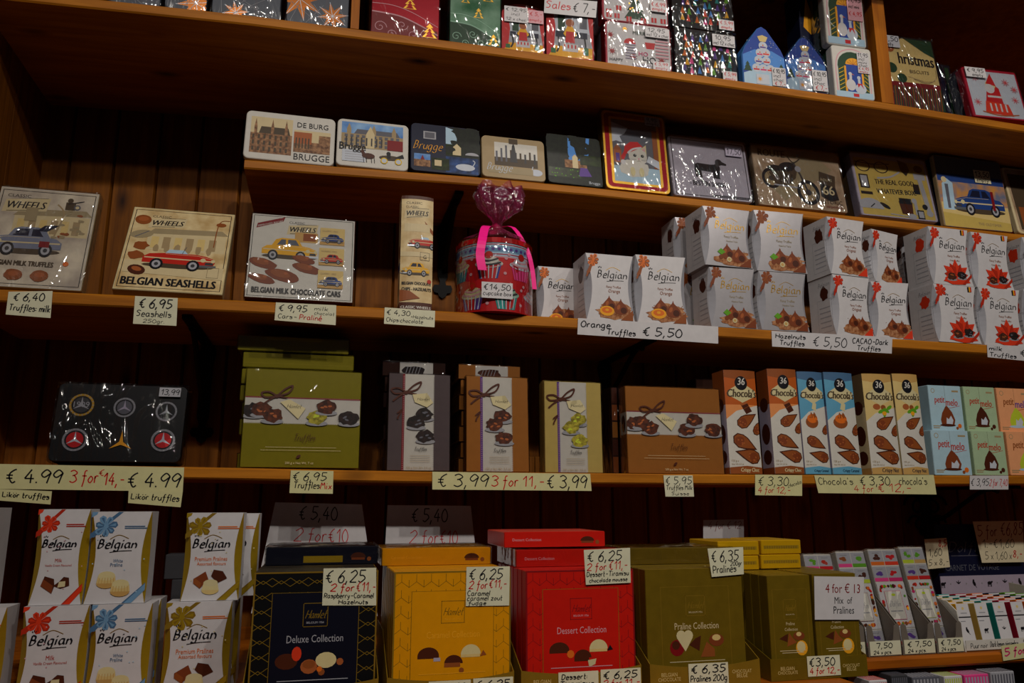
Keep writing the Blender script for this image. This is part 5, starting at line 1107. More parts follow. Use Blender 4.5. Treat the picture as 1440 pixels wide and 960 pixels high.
# price cards on the fourth shelf edge
card('price_card', 'long cream price strip reading €4.99, 3 for €14', 'price card', ((-6, 652), (259, 657), (257, 691), (-6, 687)), YC, ht(('€ 4.99', .05, .25, .29, .55, 'ink', .0026), ('3 for', .38, .3, .15, .5, 'red', .0022), ('€', .535, .6, .03, .25, 'red', .0014), ('14,-', .56, .22, .11, .5, 'red', .0022), ('€ 4.99', .69, .16, .29, .58, 'ink', .0026)), 'cardyellow')
card('price_card', 'cream card reading likör truffles under the left end of the long strip', 'price card', ((-8, 687), (73, 690.5), (71, 709), (-8, 703)), -.0032, ht(('Likör truffles', .14, .36, .82, .42, 'ink', .0018)), 'cardyellow')
card('price_card', 'cream card reading likör truffles under the right end of the long strip', 'price card', ((181, 689), (257, 690.5), (254, 713), (180, 707)), -.0032, ht(('Likör truffles', .05, .34, .9, .42, 'ink', .0018)), 'cardyellow')
card('price_card', 'cream price card reading €6,95 truffles mix', 'price card', ((409, 661), (469, 662), (468, 694), (407, 693)), YC, ht(('€ 6,95', .05, .56, .78, .36, 'ink', .0018), ('Truffles', .08, .22, .6, .28), ('Mix', .7, .2, .26, .28, 'red')), 'cardyellow')
card('price_card', 'cream price strip reading €3,99, 3 for 11', 'price card', ((608, 663), (830, 666), (832, 690), (608, 688)), YC, ht(('€ 3,99', .03, .18, .31, .7, 'ink', .0024), ("3 for 11,-", .36, .22, .33, .6, 'red', .0022), ('€ 3,99', .71, .16, .26, .72, 'ink', .0024)), 'cardyellow')
card('price_card', 'small cream price card reading €5,95 truffles milk', 'price card', ((933, 668), (974, 668), (976, 698), (936, 698)), YC, ht(('€ 5,95', .04, .58, .9, .34, 'ink', .0016), ('Truffles Milk', .05, .32, .9, .2), ('Suisse', .22, .06, .6, .16)), 'card')
card('price_card', 'cream price card reading €3,30 and 4 for 12 under the brown thins cartons', 'price card', ((1062, 667), (1128, 668), (1128, 697), (1062, 696)), YC, ht(('€ 3,30', .06, .48, .64, .42, 'ink', .0018), ('chocolas', .7, .38, .28, .2, 'ink', .001, .3), ('4 for 12,-', .06, .12, .68, .3, 'red', .0016)), 'cardyellow')
card('price_card', "wide cream price strip reading chocola's €3,30", 'price card', ((1145, 668), (1313, 667.5), (1317, 695), (1151, 693)), YC, ht(("Chocola's", .02, .48, .28, .38, 'ink', .0018), ('€ 3,30', .36, .46, .25, .46, 'ink', .002), ("chocola's", .69, .5, .24, .38, 'ink', .0018), ('4 for', .3, .1, .16, .34, 'red', .0016), ('€ 12,-', .5, .12, .28, .42, 'red', .0018)), 'cardyellow')
card('price_card', 'small price card reading €3,95 and 2 for 7,40', 'price card', ((1364, 668.5), (1418, 668.5), (1418, 688), (1364, 688)), YC, ht(('€ 3,95', .02, .28, .46, .5, 'ink', .0016), ('2 for 7,40', .5, .26, .47, .48, 'red', .0014)), 'cardwhite')

# ------------------------------------------------------------------ counter: praline cartons with bows
ZC = Z5 + .0006
def praline_paint(kind):
    def f(A):
        b1, b2, tcol = {'red': ('flower', 'flower2', 'flower2'), 'blue': ('bow', 'bowdark', 'bowdark'), 'gold': ('goldside', 'goldmat', 'orange')}[kind]
        A.poly([(0, .76), (0, .70), (.52, 1), (.44, 1)], b2); A.poly([(.0, 1), (.0, .94), (.08, .97), (.1, 1)], b1); bow(A, .25, .84, .19, b1, b2, (.02, .72))
        A.poly([(.62, .005), (.78, .005), (.985, .14), (.985, .22)], b1); A.poly([(.62, .005), (.66, .005), (.985, .21), (.985, .22)], b2)
        belgian_logo(A, .15, .60, .66)
        A.rect(.56, .835, .9, .845, tcol); A.rect(.56, .815, .94, .825, tcol)
        A.txt({'red': 'Milk', 'blue': 'White', 'gold': 'Premium Pralines'}[kind], *{'red': (.42, .445, .13), 'blue': (.42, .445, .16), 'gold': (.2, .45, .56)}[kind], tcol, 1.3)
        A.txt({'red': 'Vanilla Cream Flavoured', 'blue': 'Praline', 'gold': 'Assorted flavours'}[kind], .24 if kind != 'blue' else .38, .40, .5 if kind != 'blue' else .2, tcol, 1.2)
        for i in range(10): A.disc(.06 + random.random() * .88, .1 + random.random() * .7, .012, 'palepink' if kind == 'red' else 'ice' if kind == 'blue' else 'ivory', 6)
        if kind == 'red':
            A.poly([(.2, .2), (.42, .12), (.46, .2), (.44, .27), (.26, .3)], 'choc'); A.poly([(.2, .2), (.42, .12), (.43, .2), (.24, .27)], 'chocmid'); A.poly([(.44, .2), (.54, .24), (.62, .29), (.72, .28), (.74, .2), (.58, .17)], 'choc'); A.poly([(.52, .18), (.66, .19), (.66, .245), (.54, .24)], 'ivory')
        elif kind == 'blue':
            for u, v in ((.34, .26), (.58, .17)):
                A.ell(u, v - .04, .16, .055, 'tan'); A.poly([(u - .16, v - .04), (u + .16, v - .04), (u + .14, v + .04), (u - .14, v + .04)], 'wheat'); A.ell(u, v + .04, .14, .05, 'cream')
                for i in range(6): A.line([(u - .13 + i * .052, v - .06), (u - .11 + i * .045, v + .02)], .0008, 'tan')
        else:
            A.poly([(.2, .2), (.32, .14), (.46, .24), (.4, .33), (.2, .25)], 'chocmid'); A.poly([(.2, .2), (.32, .14), (.34, .2), (.22, .26)], 'rust'); A.poly([(.5, .28), (.62, .2), (.78, .25), (.7, .33), (.54, .35)], 'choc')
            A.ell(.5, .12, .15, .05, 'wheat'); A.poly([(.35, .12), (.65, .12), (.62, .2), (.38, .2)], 'cream'); A.ell(.5, .2, .125, .04, 'ivory')
    return f
def pc(label, kind, xl, xr, yt, zb, y=-.3, yr=None, d=.05, h=None):
    pl = place(xl, xr, yt, zb, y, yr, 0, d, h)
    carton('praline_carton', label, 'carton', pl, 'white', praline_paint(kind), d, pinch=.0095, facet='goldside', side='white', group='white praline cartons with printed bows'); return pl
def xr_fix(pl): return pl[1]
hB = .1318
bases = {}
for kd, xl, xr, lb in (('red', 17, 112, 'red'), ('blue', 116, 203, 'blue'), ('gold', 223, 318, 'gold')):
    q = pc('white praline carton with %s bow print, lower of its stack, cut at the bottom' % lb, kd, xl, xr, 0, ZC, -.305, h=.131); bases[kd] = q
for kd, xl, xr, lb, y in (('red', 38.6, 114, 'red', -.298), ('blue', 116.5, 203, 'blue', -.3), ('gold', 253, 335, 'gold', -.296)):
    pc('white praline carton with %s bow print, upper of its stack' % lb, kd, xl, xr, {'red': 716, 'blue': 719.5, 'gold': 721}[kd], top_of(bases[kd]), y)
q = pc('red bow praline carton in the row behind, its top edge showing between the stacked ones', 'red', 28, 115, 0, ZC, -.245, h=.1305)
q = pc('lower gold bow praline carton of the row behind', 'gold', 248, 330, 0, ZC, -.243, h=.131); pc('upper gold bow praline carton behind, its gold edge showing on the right', 'gold', 278, 358, 722, top_of(q), -.24)
q = pc('lower blue bow praline carton of the row behind', 'blue', 140, 216, 0, ZC, -.245, h=.1305)
q = pc('lower praline carton cut off by the left edge, gold flank showing', 'gold', -104, -7, 0, ZC, -.305, h=.131); pc('upper praline carton cut off by the left edge, gold flank showing', 'gold', -102, -19, 714, top_of(q), -.3)
q = place(232, 290, 0, ZC, -.03, h=.14); carton('praline_carton', 'plain carton coloured dark for shade, lower of two between the blue and gold bow stacks', 'carton', q, 'darkgrey', None, .05)  # back-row cartons: dark grey colour stands in for the shade in the gap
carton('praline_carton', 'plain carton coloured dark for shade, upper of two between the blue and gold bow stacks', 'carton', place(230, 288, 779, top_of(q), -.03), 'darkgrey', None, .05)

# ------------------------------------------------------------------ counter: collection boxes in gold display trays
YT = -.41
def zigzag(A, m, n=7, rows=9, lw=.0009, vert=False):
    for j in range(rows + 1):
        A.line([(i / (2 * n), j / rows + (.045 if i % 2 else 0)) for i in range(2 * n + 1)], lw, m)
        if vert:
            for i in range(2 * n + 1): A.line([(i / (2 * n), j / rows + (.045 if i % 2 else 0)), (i / (2 * n), j / rows + (.045 if i % 2 else 0) + .06)], lw, m, step=False)
        else: A.line([(i / (2 * n), j / rows + (.02 if i % 2 else .065)) for i in range(2 * n + 1)], lw, m)
def pralines(A, kind, u, v, s):
    k = A.w / A.h
    if kind == 'deluxe':
        A.ell(u + .1 * s, v, .16 * s, .11 * s * k, 'choc', 14); A.ell(u + .24 * s, v + .1 * s * k, .07 * s, .1 * s * k, 'flower', 12); A.ell(u + .42 * s, v - .08 * s * k, .12 * s, .1 * s * k, 'choclight', 12); A.ell(u + .42 * s, v - .05 * s * k, .09 * s, .06 * s * k, 'rust', 12); A.ell(u + .66 * s, v + .0 * s, .15 * s, .11 * s * k, 'cream', 14); A.disc(u + .86 * s, v - .03 * s * k, .05 * s, 'choclight', 10); A.disc(u + .6 * s, v - .16 * s * k, .05 * s, 'rust', 8); A.disc(u + .57 * s, v - .12 * s * k, .04 * s, 'orange', 8)
    elif kind in ('caramel', 'dessert'):
        A.ell(u + .12 * s, v, .16 * s, .12 * s * k, 'choc', 16, a0=0, a1=180); A.rect(u - .04 * s, v - .04 * s * k, u + .28 * s, v, 'choc'); A.ell(u + .5 * s, v - .12 * s * k, .14 * s, .12 * s * k, 'choc', 16, a0=0, a1=180); A.rect(u + .36 * s, v - .17 * s * k, u + .6 * s, v - .11 * s * k, 'rust' if kind == 'caramel' else 'choc')
        A.ell(u + .76 * s, v, .15 * s, .14 * s * k, 'cream', 16, a0=0, a1=180); A.rect(u + .61 * s, v - .04 * s * k, u + .9 * s, v, 'wheat'); A.poly([(u + .9 * s, v - .02), (u + s, v - .01), (u + .95 * s, v + .03)], 'rust' if kind == 'caramel' else 'ink')
        if kind == 'dessert': A.disc(u + .3 * s, v - .06 * s * k, .06 * s, 'orange', 10); A.poly([(u + .58 * s, v - .16 * s * k), (u + .72 * s, v - .14 * s * k), (u + .7 * s, v - .22 * s * k), (u + .6 * s, v - .26 * s * k)][::-1], 'ivory')
        else: A.disc(u + .62 * s, v - .22 * s * k, .04 * s, 'rust', 8); A.rect(u + .2 * s, v - .08 * s * k, u + .3 * s, v - .03 * s * k, 'lilac')
    elif kind == 'praline':
        A.disc(u + .12 * s, v - .04 * s * k, .13 * s, 'darkred', 14); A.disc(u + .1 * s, v, .07 * s, 'choc', 12); A.disc(u + .2 * s, v + .15 * s * k, .085 * s, 'ivory', 12); A.disc(u + .33 * s, v + .15 * s * k, .085 * s, 'ivory', 12); A.poly([(u + .125 * s, v + .11 * s * k), (u + .27 * s, v - .1 * s * k), (u + .405 * s, v + .11 * s * k), (u + .27 * s, v + .2 * s * k)], 'ivory')
        A.poly([(u + .34 * s, v), (u + .52 * s, v - .1 * s * k), (u + .56 * s, v + .14 * s * k), (u + .46 * s, v + .1 * s * k)], 'choc'); A.poly([(u + .54 * s, v - .2 * s * k), (u + .8 * s, v - .2 * s * k), (u + .8 * s, v - .08 * s * k), (u + .66 * s, v + .04 * s * k)], 'rust'); A.ell(u + .84 * s, v + .06 * s * k, .14 * s, .1 * s * k, 'chocmid', 12); A.ell(u + .84 * s, v + .1 * s * k, .08 * s, .05 * s * k, 'wheat', 10)
    else:
        A.poly([(u, v + .05 * k * s), (u + .3 * s, v - .06 * k * s), (u + .34 * s, v + .2 * k * s), (u + .22 * s, v + .16 * k * s)], 'choc'); A.poly([(u + .28 * s, v - .2 * k * s), (u + .66 * s, v - .08 * k * s), (u + .5 * s, v + .06 * k * s), (u + .38 * s, v + .24 * k * s)], 'rust'); A.ell(u + .74 * s, v + .12 * k * s, .22 * s, .14 * k * s, 'chocmid', 12); A.ell(u + .74 * s, v + .18 * k * s, .1 * s, .07 * k * s, 'wheat', 10)
        A.ell(u + .82 * s, v - .26 * k * s, .22 * s, .24 * k * s, 'amber', 14); A.ell(u + .8 * s, v - .22 * k * s, .16 * s, .17 * k * s, 'cream', 12)
def coll(base, inner, line, frame_, word, wordc, kind, logo, small=False):
    def f(A):
        A.rect(.003, .003, .997, .997, base)
        if kind == 'deluxe': zigzag(A, line, 7, 9)
        elif kind != 'small' and kind != 'praline': zigzag(A, line, 8, 8, .0007, True)
        if frame_: A.frame(.0, .0, 1, 1, .0022, frame_)
        a, b = (.15, .84) if not small else (.1, .86)
        A.rect(a, .0 if not small else .02, 1 - a, b, inner); 
        A.line([(a, .003), (a, b), (1 - a, b), (1 - a, .003)], .0009, line if kind != 'dessert' else 'goldmat')
        A.frame(.40, .58, .60, .76, .0009, logo) if not small else A.frame(.34, .56, .64, .76, .0007, logo)
        script(A, 'Hamlet', .42 if not small else .38, .645, .16 if not small else .22, .06, logo, .0011, .35); A.txt('BELGIUM 1956', .43 if not small else .39, .605, .14 if not small else .2, wordc)
        if small: A.txt('Praline', .38, .505, .2, wordc, 1.2); A.txt('Collection', .34, .45, .3, wordc, 1.2)
        else: A.txt(word, .28, .465, .45, wordc, 1.35)
        pralines(A, kind, .23 if not small else .2, .33 if not small else .36, .56 if not small else .62)
        for v, p in ((.255, .2), (.235, .25)) if small else ((.185, .22),): A.rect(p, v, 1 - p, v + .006, wordc)
    return f
def spine(m, m2, word, wc, kind=None):
    def f(A):
        A.rect(.005, .02, .995, .98, m)
        if m2: A.rect(.33, .12, .68, .5, m2)
        if word: A.txt(word, .08, .4, .28, wc, 1.0)
        if kind: A.ell(.82, .38, .07, .3, 'choc', 14, a0=0, a1=180); A.rect(.76, .25, .88, .38, 'chocmid'); A.disc(.92, .3, .02, 'rust', 8)
    return f
def tray(xl, xr, label, hf=.036, d=.21, dip=.008, y=-.425, m='goldmat', words=True, hb=.085, labs=None):
    xa = x_at(xl, y, Z5); xb = x_at(xr, y, Z5); w = xb - xa; M = Matrix.Translation(((xa + xb) / 2, y, ZC)); root = empty('display_tray', M); tag(root, label, 'display tray')
    mb = MB(); t = .0012; a = w / 2
    o = [(-a, 0), (a, 0)] + [(a - w * i / 14, hf - dip * (1 - (2 * i / 14 - 1) ** 2)) for i in range(15)]
    mb.extrude(o, 0, t, m)
    A = Art(mb, (-a, 0, 0), (a, 0, 0), (a, 0, hf), (-a, 0, hf))
    if words:
        A.txt('BELGIAN', .1, .46, .14, 'wheat', 1.2); A.txt('CHOCOLATE', .07, .28, .2, 'wheat', 1.2); A.txt('CHOCOLAT', .74, .46, .18, 'wheat', 1.2); A.txt('BELGE', .78, .28, .1, 'wheat', 1.2)
    mb.build('front_panel', root)
    for s in (-1, 1):
        sd = MB(); x0 = s * a - (t if s > 0 else 0); prof = [(t, 0), (d, 0), (d, hb), (d * .5, hb), (t, hf)]
        V = [(x0, p[0], p[1]) for p in prof] + [(x0 + t, p[0], p[1]) for p in prof]
        sd.idx(V, [(4, 3, 2, 1, 0), (5, 6, 7, 8, 9)] + [(j, (j + 1) % 5, 5 + (j + 1) % 5, 5 + j) for j in range(5)], m); sd.build('side_panel', root)
    b = MB(); b.box(-a + t, a - t, t, d, 0, t, m); b.build('tray_floor', root)
    for (u0, u1, v0, v1, lines) in labs or []:
        c = MB(); x0, x1, z0, z1 = -a + u0 * w, -a + u1 * w, v0, v1; c.box(x0, x1, -.0012, -.0006, z0, z1, 'card'); ht(*lines)(Art(c, (x0, -.0012, z0), (x1, -.0012, z0), (x1, -.0012, z1), (x0, -.0012, z1))); c.build('price_label', root)
    return root
COLL = [  # kind, box corners, tray columns, rows behind, materials
    ('deluxe', (346, 526), 803, (338, 531), 'black', coll('black', 'midnight', 'goldmat', 'gold', 'Deluxe Collection', 'lightgrey', 'deluxe', 'goldmat'), 'midnight', spine('midnight', 'goldside', None, None, 1), 'dark blue and gold patterned praline box', (373, 531, -.292), .017),
    ('caramel', (549.5, 718), 802.5, (543, 723), 'glossyellow', coll('glossyellow', 'glossyellow', 'goldink', 'goldmat', 'Caramel Collection', 'amber', 'caramel', 'goldink'), 'glossyellow', spine('glossyellow', None, 'Caramel Collection', 'amber', 1), 'bright yellow caramel box', (537, 690, -.30), .0),
    ('dessert', (740, 895), 801, (733, 903), 'deepred', coll('deepred', 'deepred', 'darkred', 'darkred', 'Dessert Collection', 'palepink', 'dessert', 'darkred'), 'deepred', spine('deepred', None, 'Dessert Collection', 'palepink', 1), 'bright red dessert box', (726, 872, -.345), .0),
    ('praline', (912, 1051), 799, (915, 1070), 'praline', coll('praline', 'praline', 'goldmat', None, 'Praline Collection', 'sand', 'praline', 'goldmat'), 'praline', spine('praline', None, None, None, 1), 'dull gold praline box', (886, 1030, -.325), .0)]
TAGS = {'deluxe': [(.04, .375, -.04, .0225, [('Raspberry', .1, .55, .8, .3, 'ink', .0014), ('Caramel', .1, .15, .6, .25)]), (.63, .985, -.04, .024, [('€ 6,25', .04, .5, .9, .4, 'ink', .0016), ('2 for 11,-', .1, .1, .8, .28, 'red')])],
        'caramel': [(.32, .65, -.04, .028, [('Caramel &', .04, .58, .84, .3, 'ink', .0014), ('fudge', .1, .15, .5, .25)]), (.67, .99, -.04, .029, [('€ 6,25', .06, .54, .84, .34, 'ink', .0016), ('2 for 11,-', .1, .1, .8, .28, 'red')])],
        'dessert': [(.30, .63, -.04, .031, [('Dessert:', .08, .66, .64, .24, 'ink', .0014), ('Tiramisu-', .04, .36, .84, .22, 'ink', .0013), ('mousse', .04, .1, .6, .2)]), (.65, .99, -.04, .032, [('€ 6,25', .06, .58, .84, .32, 'ink', .0016), ('2 for 11,-', .06, .24, .9, .28, 'red', .0014)])],
        'praline': [(.34, .70, -.04, .0335, [('€ 6,35', .06, .58, .86, .34, 'ink', .0018), ('Pralines 200g', .04, .2, .92, .28, 'ink', .0014)])]}
for kd, (xl, xr), yt, (ta, tb_), m, paint, sm, sp_, lb, (la, lbx, ly), dz in COLL:
    tl = TAGS[kd]; tl = [(u0, u1, max(v0, .001), v1, L) for u0, u1, v0, v1, L in tl]
    tray(ta, tb_, 'gold cardboard tray holding the row of %ses' % lb, labs=tl)
    pl = place(xl, xr, yt, ZC + .0018, YT, d=.024); M, w_, h_ = pl
    first = carton('praline_box', 'front %s of its row, face showing' % lb, 'box', pl, m, paint, .024, group=lb + ' row')
    for i in range(6):
        c = first.copy(); COL.objects.link(c); c.matrix_local = Matrix.Translation(({'deluxe': .0004, 'caramel': -.0005, 'dessert': -.0005, 'praline': .0002}[kd] * (i + 1), .0252 * (i + 1), 0)) @ M
        c['label'] = '%s, %s behind the front one of its row' % (lb, ['first', 'second', 'third', 'fourth', 'fifth', 'sixth'][i])
    zt = ZC + .0018 + h_ + .0004
    lying('praline_box', '%s lying flat on top of its standing row' % lb, la, lbx, zt, ly, .13, .0265, sm, sp_, 'cellophane', lb + ' row')
    if kd == 'dessert': lying('praline_box', 'topmost red dessert box, lying across the other flat one', 709, 851, zt + .0300, ly + .01, .13, .0245, sm, sp_, None, lb + ' row')
# small praline boxes
tray(1085, 1221, 'gold tray holding two rows of small praline boxes', .033, .2, .0015, -.42, 'praline', True, .06, [(.37, .71, .004, .0345, [('€3,50', .05, .5, .78, .4, 'ink', .0016), ('4 for 12,-', .06, .12, .9, .3, 'red', .0014)])])
for k, (xl, xr, yt, s) in enumerate(((1087, 1148, 808.5, 'left'), (1152, 1214, 806, 'right'))):
    pl = place(xl, xr, yt, ZC + .0018, YT, d=.024); M, w_, h_ = pl
    first = carton('praline_box', 'small dull gold praline box, front one of the %s row' % s, 'box', pl, 'praline', coll('praline', 'praline', 'goldmat', None, '', 'sand', 'small', 'goldmat', True), .024, group='small dull gold praline boxes')
    for i in range(6):
        c = first.copy(); COL.objects.link(c); c.matrix_local = Matrix.Translation((-.0003 * (i + 1), .0252 * (i + 1), 0)) @ M; c['label'] = 'small dull gold praline box, %s behind the front of the %s row' % (['first', 'second', 'third', 'fourth', 'fifth', 'sixth'][i], s)
    z = ZC + .0018 + h_ + .0004
    for j, (a, b, n) in enumerate((((1008, 1068), (1071, 1127))[k] + ('lower',), ((1010, 1068), (1071, 1127))[k] + ('upper',))):
        o = lying('praline_box', 'small shiny gold box lying flat, %s one on the %s row' % (n, s), a, b, z, -.31, .11, .0245, 'goldbright', lambda A: (A.rect(.06, .38, .94, .62, 'goldside'), [A.rect(.08 + i * .06, .42, .11 + i * .06, .58, 'gold') for i in range(14)]), None, 'small dull gold praline boxes'); z += .0252
# notes standing on and behind the boxes
def paper_note(lb, c, y, paint, m='cardyellow', yb=None): return card('price_card', lb, 'price card', c, y, paint, m, yb)
paper_note('cream price note on the dark blue praline box', ((455, 799), (529, 798), (529, 851), (453, 851)), YT - .002, ht(('€ 6,25', .04, .62, .74, .32, 'ink', .0017), ('2 for', .14, .38, .44, .2, 'red', .0015), ('€11,-', .62, .38, .36, .24, 'red', .0013), ('Raspberry-Caramel', .03, .2, .92, .13, 'ink', .0011), ('Hazelnuts', .3, .04, .54, .11, 'ink', .0011)), 'card')
paper_note('cream price note on the yellow caramel box', ((656, 797), (717, 796), (716, 851), (655, 852)), YT - .002, ht(('€ 6,25', .06, .68, .76, .26, 'ink', .0016), ('2 for', .06, .44, .42, .2, 'red', .0014), ('€11,-', .52, .46, .4, .2, 'red', .0013), ('Caramel', .03, .26, .52, .13, 'ink', .0011), ('caramel zout', .03, .14, .8, .12, 'ink', .001), ('fudge', .06, .03, .4, .09, 'ink', .001)), 'card')
paper_note('cream price note on the red dessert box', ((821, 773), (886, 770), (887, 819), (824, 822)), YT - .003, ht(('€ 6,25', .06, .66, .74, .28, 'ink', .0016), ('2 for', .04, .4, .42, .2, 'red', .0014), ('€11,-', .52, .4, .4, .24, 'red', .0013), ('Dessert-Tiramisu', .03, .22, .92, .14, 'ink', .0011), ('chocolade mousse', .08, .06, .84, .11, 'ink', .001)), 'card')
paper_note('cream price note on the dull gold praline box', ((995, 771), (1045, 769), (1046, 807), (1001, 811)), YT - .003, ht(('€ 6,35', .06, .52, .78, .38, 'ink', .0016), ('Pralines', .06, .12, .7, .26, 'ink', .0014), ('200gr', .6, .34, .34, .16, 'ink', .001)), 'card')
paper_note('white printed note 4 for €13, mix of pralines, on the small praline boxes', ((1145, 810), (1215, 811), (1214.5, 871), (1146, 871)), YT - .003, lambda A: (A.txt('4 for € 13', .22, .62, .7, 'darkred', 1.3), A.txt('Mix  of', .4, .37, .36, 'ink', 1.3), A.txt('Pralines', .38, .14, .42, 'ink', 1.3)), 'cardwhite')
for lb, c in (('left trapezoid paper sign reading €5,40 behind the dark blue boxes', ((387, 706), (509, 709), (531, 866), (353, 862))), ('right trapezoid paper sign reading €5,40 behind the yellow boxes', ((545, 710), (662, 711), (679, 866), (536, 866)))):
    paper_note(lb, c, .115, ht(('€ 5,40', .28, .85, .42, .12, 'ink', .0024), ('2 for', .26, .65, .32, .12, 'red', .0018), ('€10', .6, .65, .2, .12, 'red', .0018)), 'cardwhite')
paper_note('small dim note reading 4 for 12 behind the gold boxes', ((989, 731), (1046, 730), (1047, 848), (989, 850)), .12, ht(('4 for € 12', .12, .89, .8, .09, 'darkred', .0012)), 'cardwhite')

# ------------------------------------------------------------------ right shelf: fruit chocolate packs in card trays, animal chocolate bars
FR = ['red', 'darkred', 'magenta', 'lime', 'leaf', 'orange', 'flower', 'tan', 'violet', 'pink']
def pack(i):
    rnd = random.Random(i + 5)
    def f(A):
        A.rect(.005, .005, .995, .995, 'dolfin')
        def sq(u0, v0, c, c2):
            A.rect(u0, v0, u0 + .48, v0 + .155, 'lightgrey'); A.rect(u0, v0, u0 + .48, v0 + .038, c)
            for _ in range(4): A.ell(u0 + .24 + rnd.uniform(-.1, .1), v0 + .085 + rnd.uniform(-.015, .02), .075, .017, c2, 8, jag=.2)
            A.rect(u0 + .12, v0 + .125, u0 + .36, v0 + .133, 'grey')
        for v in (.83, .66): sq(.01, v, rnd.choice(FR), rnd.choice(['rust', 'choc', 'leaf', 'violet', 'amber'])); sq(.51, v, rnd.choice(FR), rnd.choice(['red', 'flower2', 'choc', 'leaf']))
        for v in (.02,): sq(.01, v, rnd.choice(FR), 'choc'); sq(.51, v, rnd.choice(FR), 'violet')
        A.rect(.01, .19, .99, .645, 'white')
        for k in range(46):
            t = rnd.uniform(0, 2 * pi); A.ell(.5 + .4 * max(-1, min(1, 1.3 * cos(t))), .42 + .19 * max(-1, min(1, 1.3 * sin(t))), rnd.uniform(.03, .07), rnd.uniform(.012, .022), rnd.choice(['red', 'leaf', 'orange', 'choc', 'amber', 'magenta', 'choc', 'flower2', 'rust']), 8, rot=rnd.uniform(0, 3))
        A.rect(.2, .27, .78, .56, 'dolfin'); A.frame(.2, .27, .78, .56, .0006, FR[i]); script(A, 'Dolfin', .3, .4, .36, .06, 'grey', .0011); A.rect(.28, .35, .7, .36, 'grey'); A.ell(.5, .52, .08, .014, 'lime', 8)
    return f
YD = -.285
def fruit_pack(i, ta, tb, yt, lb):
    xa = x_at(ta, YD, Z5) + .0035; xb = x_at(tb, YD, Z5) - .0035; y = YD + .036
    pl = place(pix((xa, y, ZC))[0], pix((xb, y, ZC))[0], yt, ZC + .0022, y, y, 14, .02)
    carton('chocolate_pack', 'fruit wreath pack, %s of four in card trays' % lb, 'pack', pl, 'dolfin', pack(i), .02, wrap='cellophane', group='fruit wreath chocolate packs')
for i, a in enumerate(((1173, 1218, 779, 'leftmost, behind the white printed note'), (1222, 1268, 775, 'second from the left'), (1270.5, 1316, 772, 'third from the left'), (1318.5, 1357, 769, 'rightmost'))): fruit_pack(i, *a)
def dtray(xl, xr, lb, price):
    xa = x_at(xl, YD, Z5); xb = x_at(xr, YD, Z5); w = xb - xa; M = Matrix.Translation(((xa + xb) / 2, YD, ZC)); root = empty('card_tray', M); tag(root, lb, 'display tray', 'grey card trays')
    a = w / 2; t = .001; H = .052; d = .125
    mb = MB(); u = [(-a, 0), (a, 0), (a, H), (a - .004, H + .004), (a - .011, H), (a - .015, H * .55), (a - .02, H * .42)]; o = u + [(-x, z) for x, z in u[:1:-1]]
    mb.extrude(o, 0, t, 'traygrey'); mb.build('front_panel', root)
    for s in (-1, 1):
        sd = MB(); x0 = s * a - (t if s > 0 else 0); prof = [(t, 0), (d, 0), (d, .135), (d * .85, .135), (.006, H)]
        V = [(x0, p[0], p[1]) for p in prof] + [(x0 + t, p[0], p[1]) for p in prof]; sd.idx(V, [(4, 3, 2, 1, 0), (5, 6, 7, 8, 9)] + [(j, (j + 1) % 5, 5 + (j + 1) % 5, 5 + j) for j in range(5)], 'traygrey'); sd.build('side_panel', root)
    b = MB(); b.box(-a + t, a - t, t, d, 0, t, 'traygrey'); b.build('tray_floor', root)
    c = MB(); c.box(-a + .003, a - .001, -.0012, -.0006, .002, .0265, 'card'); ht(*price)(Art(c, (-a + .003, -.0012, .002), (a - .001, -.0012, .002), (a - .001, -.0012, .0265), (-a + .003, -.0012, .0265))); c.build('price_label', root)
for xl, xr, lb, first in ((1173, 1218, 'grey card tray mostly hidden behind the gold praline tray', '€ 7,50'), (1222, 1268, 'grey card tray with its price label lacking the euro sign', '7,50'), (1270.5, 1316, 'grey card tray, middle of three in full view', '€ 7,50'), (1318.5, 1356, 'rightmost grey card tray, beside the animal bars display', '€ 7,50')):
    dtray(xl, xr, lb, [(first, .1 if '€' in first else .2, .5, .78 if '€' in first else .52, .36, 'ink', .0015), ('24 x pcs.', .1, .08, .6, .26, 'ink', .0012)])
# animal bars in their display
yF = -.285; xa = x_at(1358, yF, Z5); xb = xa + .32; xw = xb - xa
M = Matrix.Translation((xa, yF, ZC)); root = empty('bar_display', M); tag(root, 'low white card tray of animal chocolate bars at the right edge', 'display')
mb = MB(); mb.box(0.002, xw - .002, .002, .2, 0, .002, 'dolfin'); mb.build('base', root)
for x0 in (0, xw - .002):
    mb = MB(); prof = [(0, 0), (.2, 0), (.2, .10), (.035, .088), (.012, .072)]; V = [(x0, p[0], p[1]) for p in prof] + [(x0 + .002, p[0], p[1]) for p in prof]
    mb.idx(V, [(4, 3, 2, 1, 0), (5, 6, 7, 8, 9)] + [(j, (j + 1) % 5, 5 + (j + 1) % 5, 5 + j) for j in range(5)], 'dolfin'); mb.build('side_panel', root)
mb = MB(); mb.box(0.0025, xw - .0025, 0, .0015, 0.002, .02, 'dolfin'); A = Art(mb, (0, 0, .002), (xw, 0, .002), (xw, 0, .02), (0, 0, .02)); A.hand('Puur noir', .04, .2, .12, .5, 'ink', .001); A.hand('Dark lemon gingembre', .18, .25, .2, .55, 'ink', .0011); A.hand('Salee caramel', .42, .3, .16, .5, 'ink', .0011); mb.build('front_strip', root)
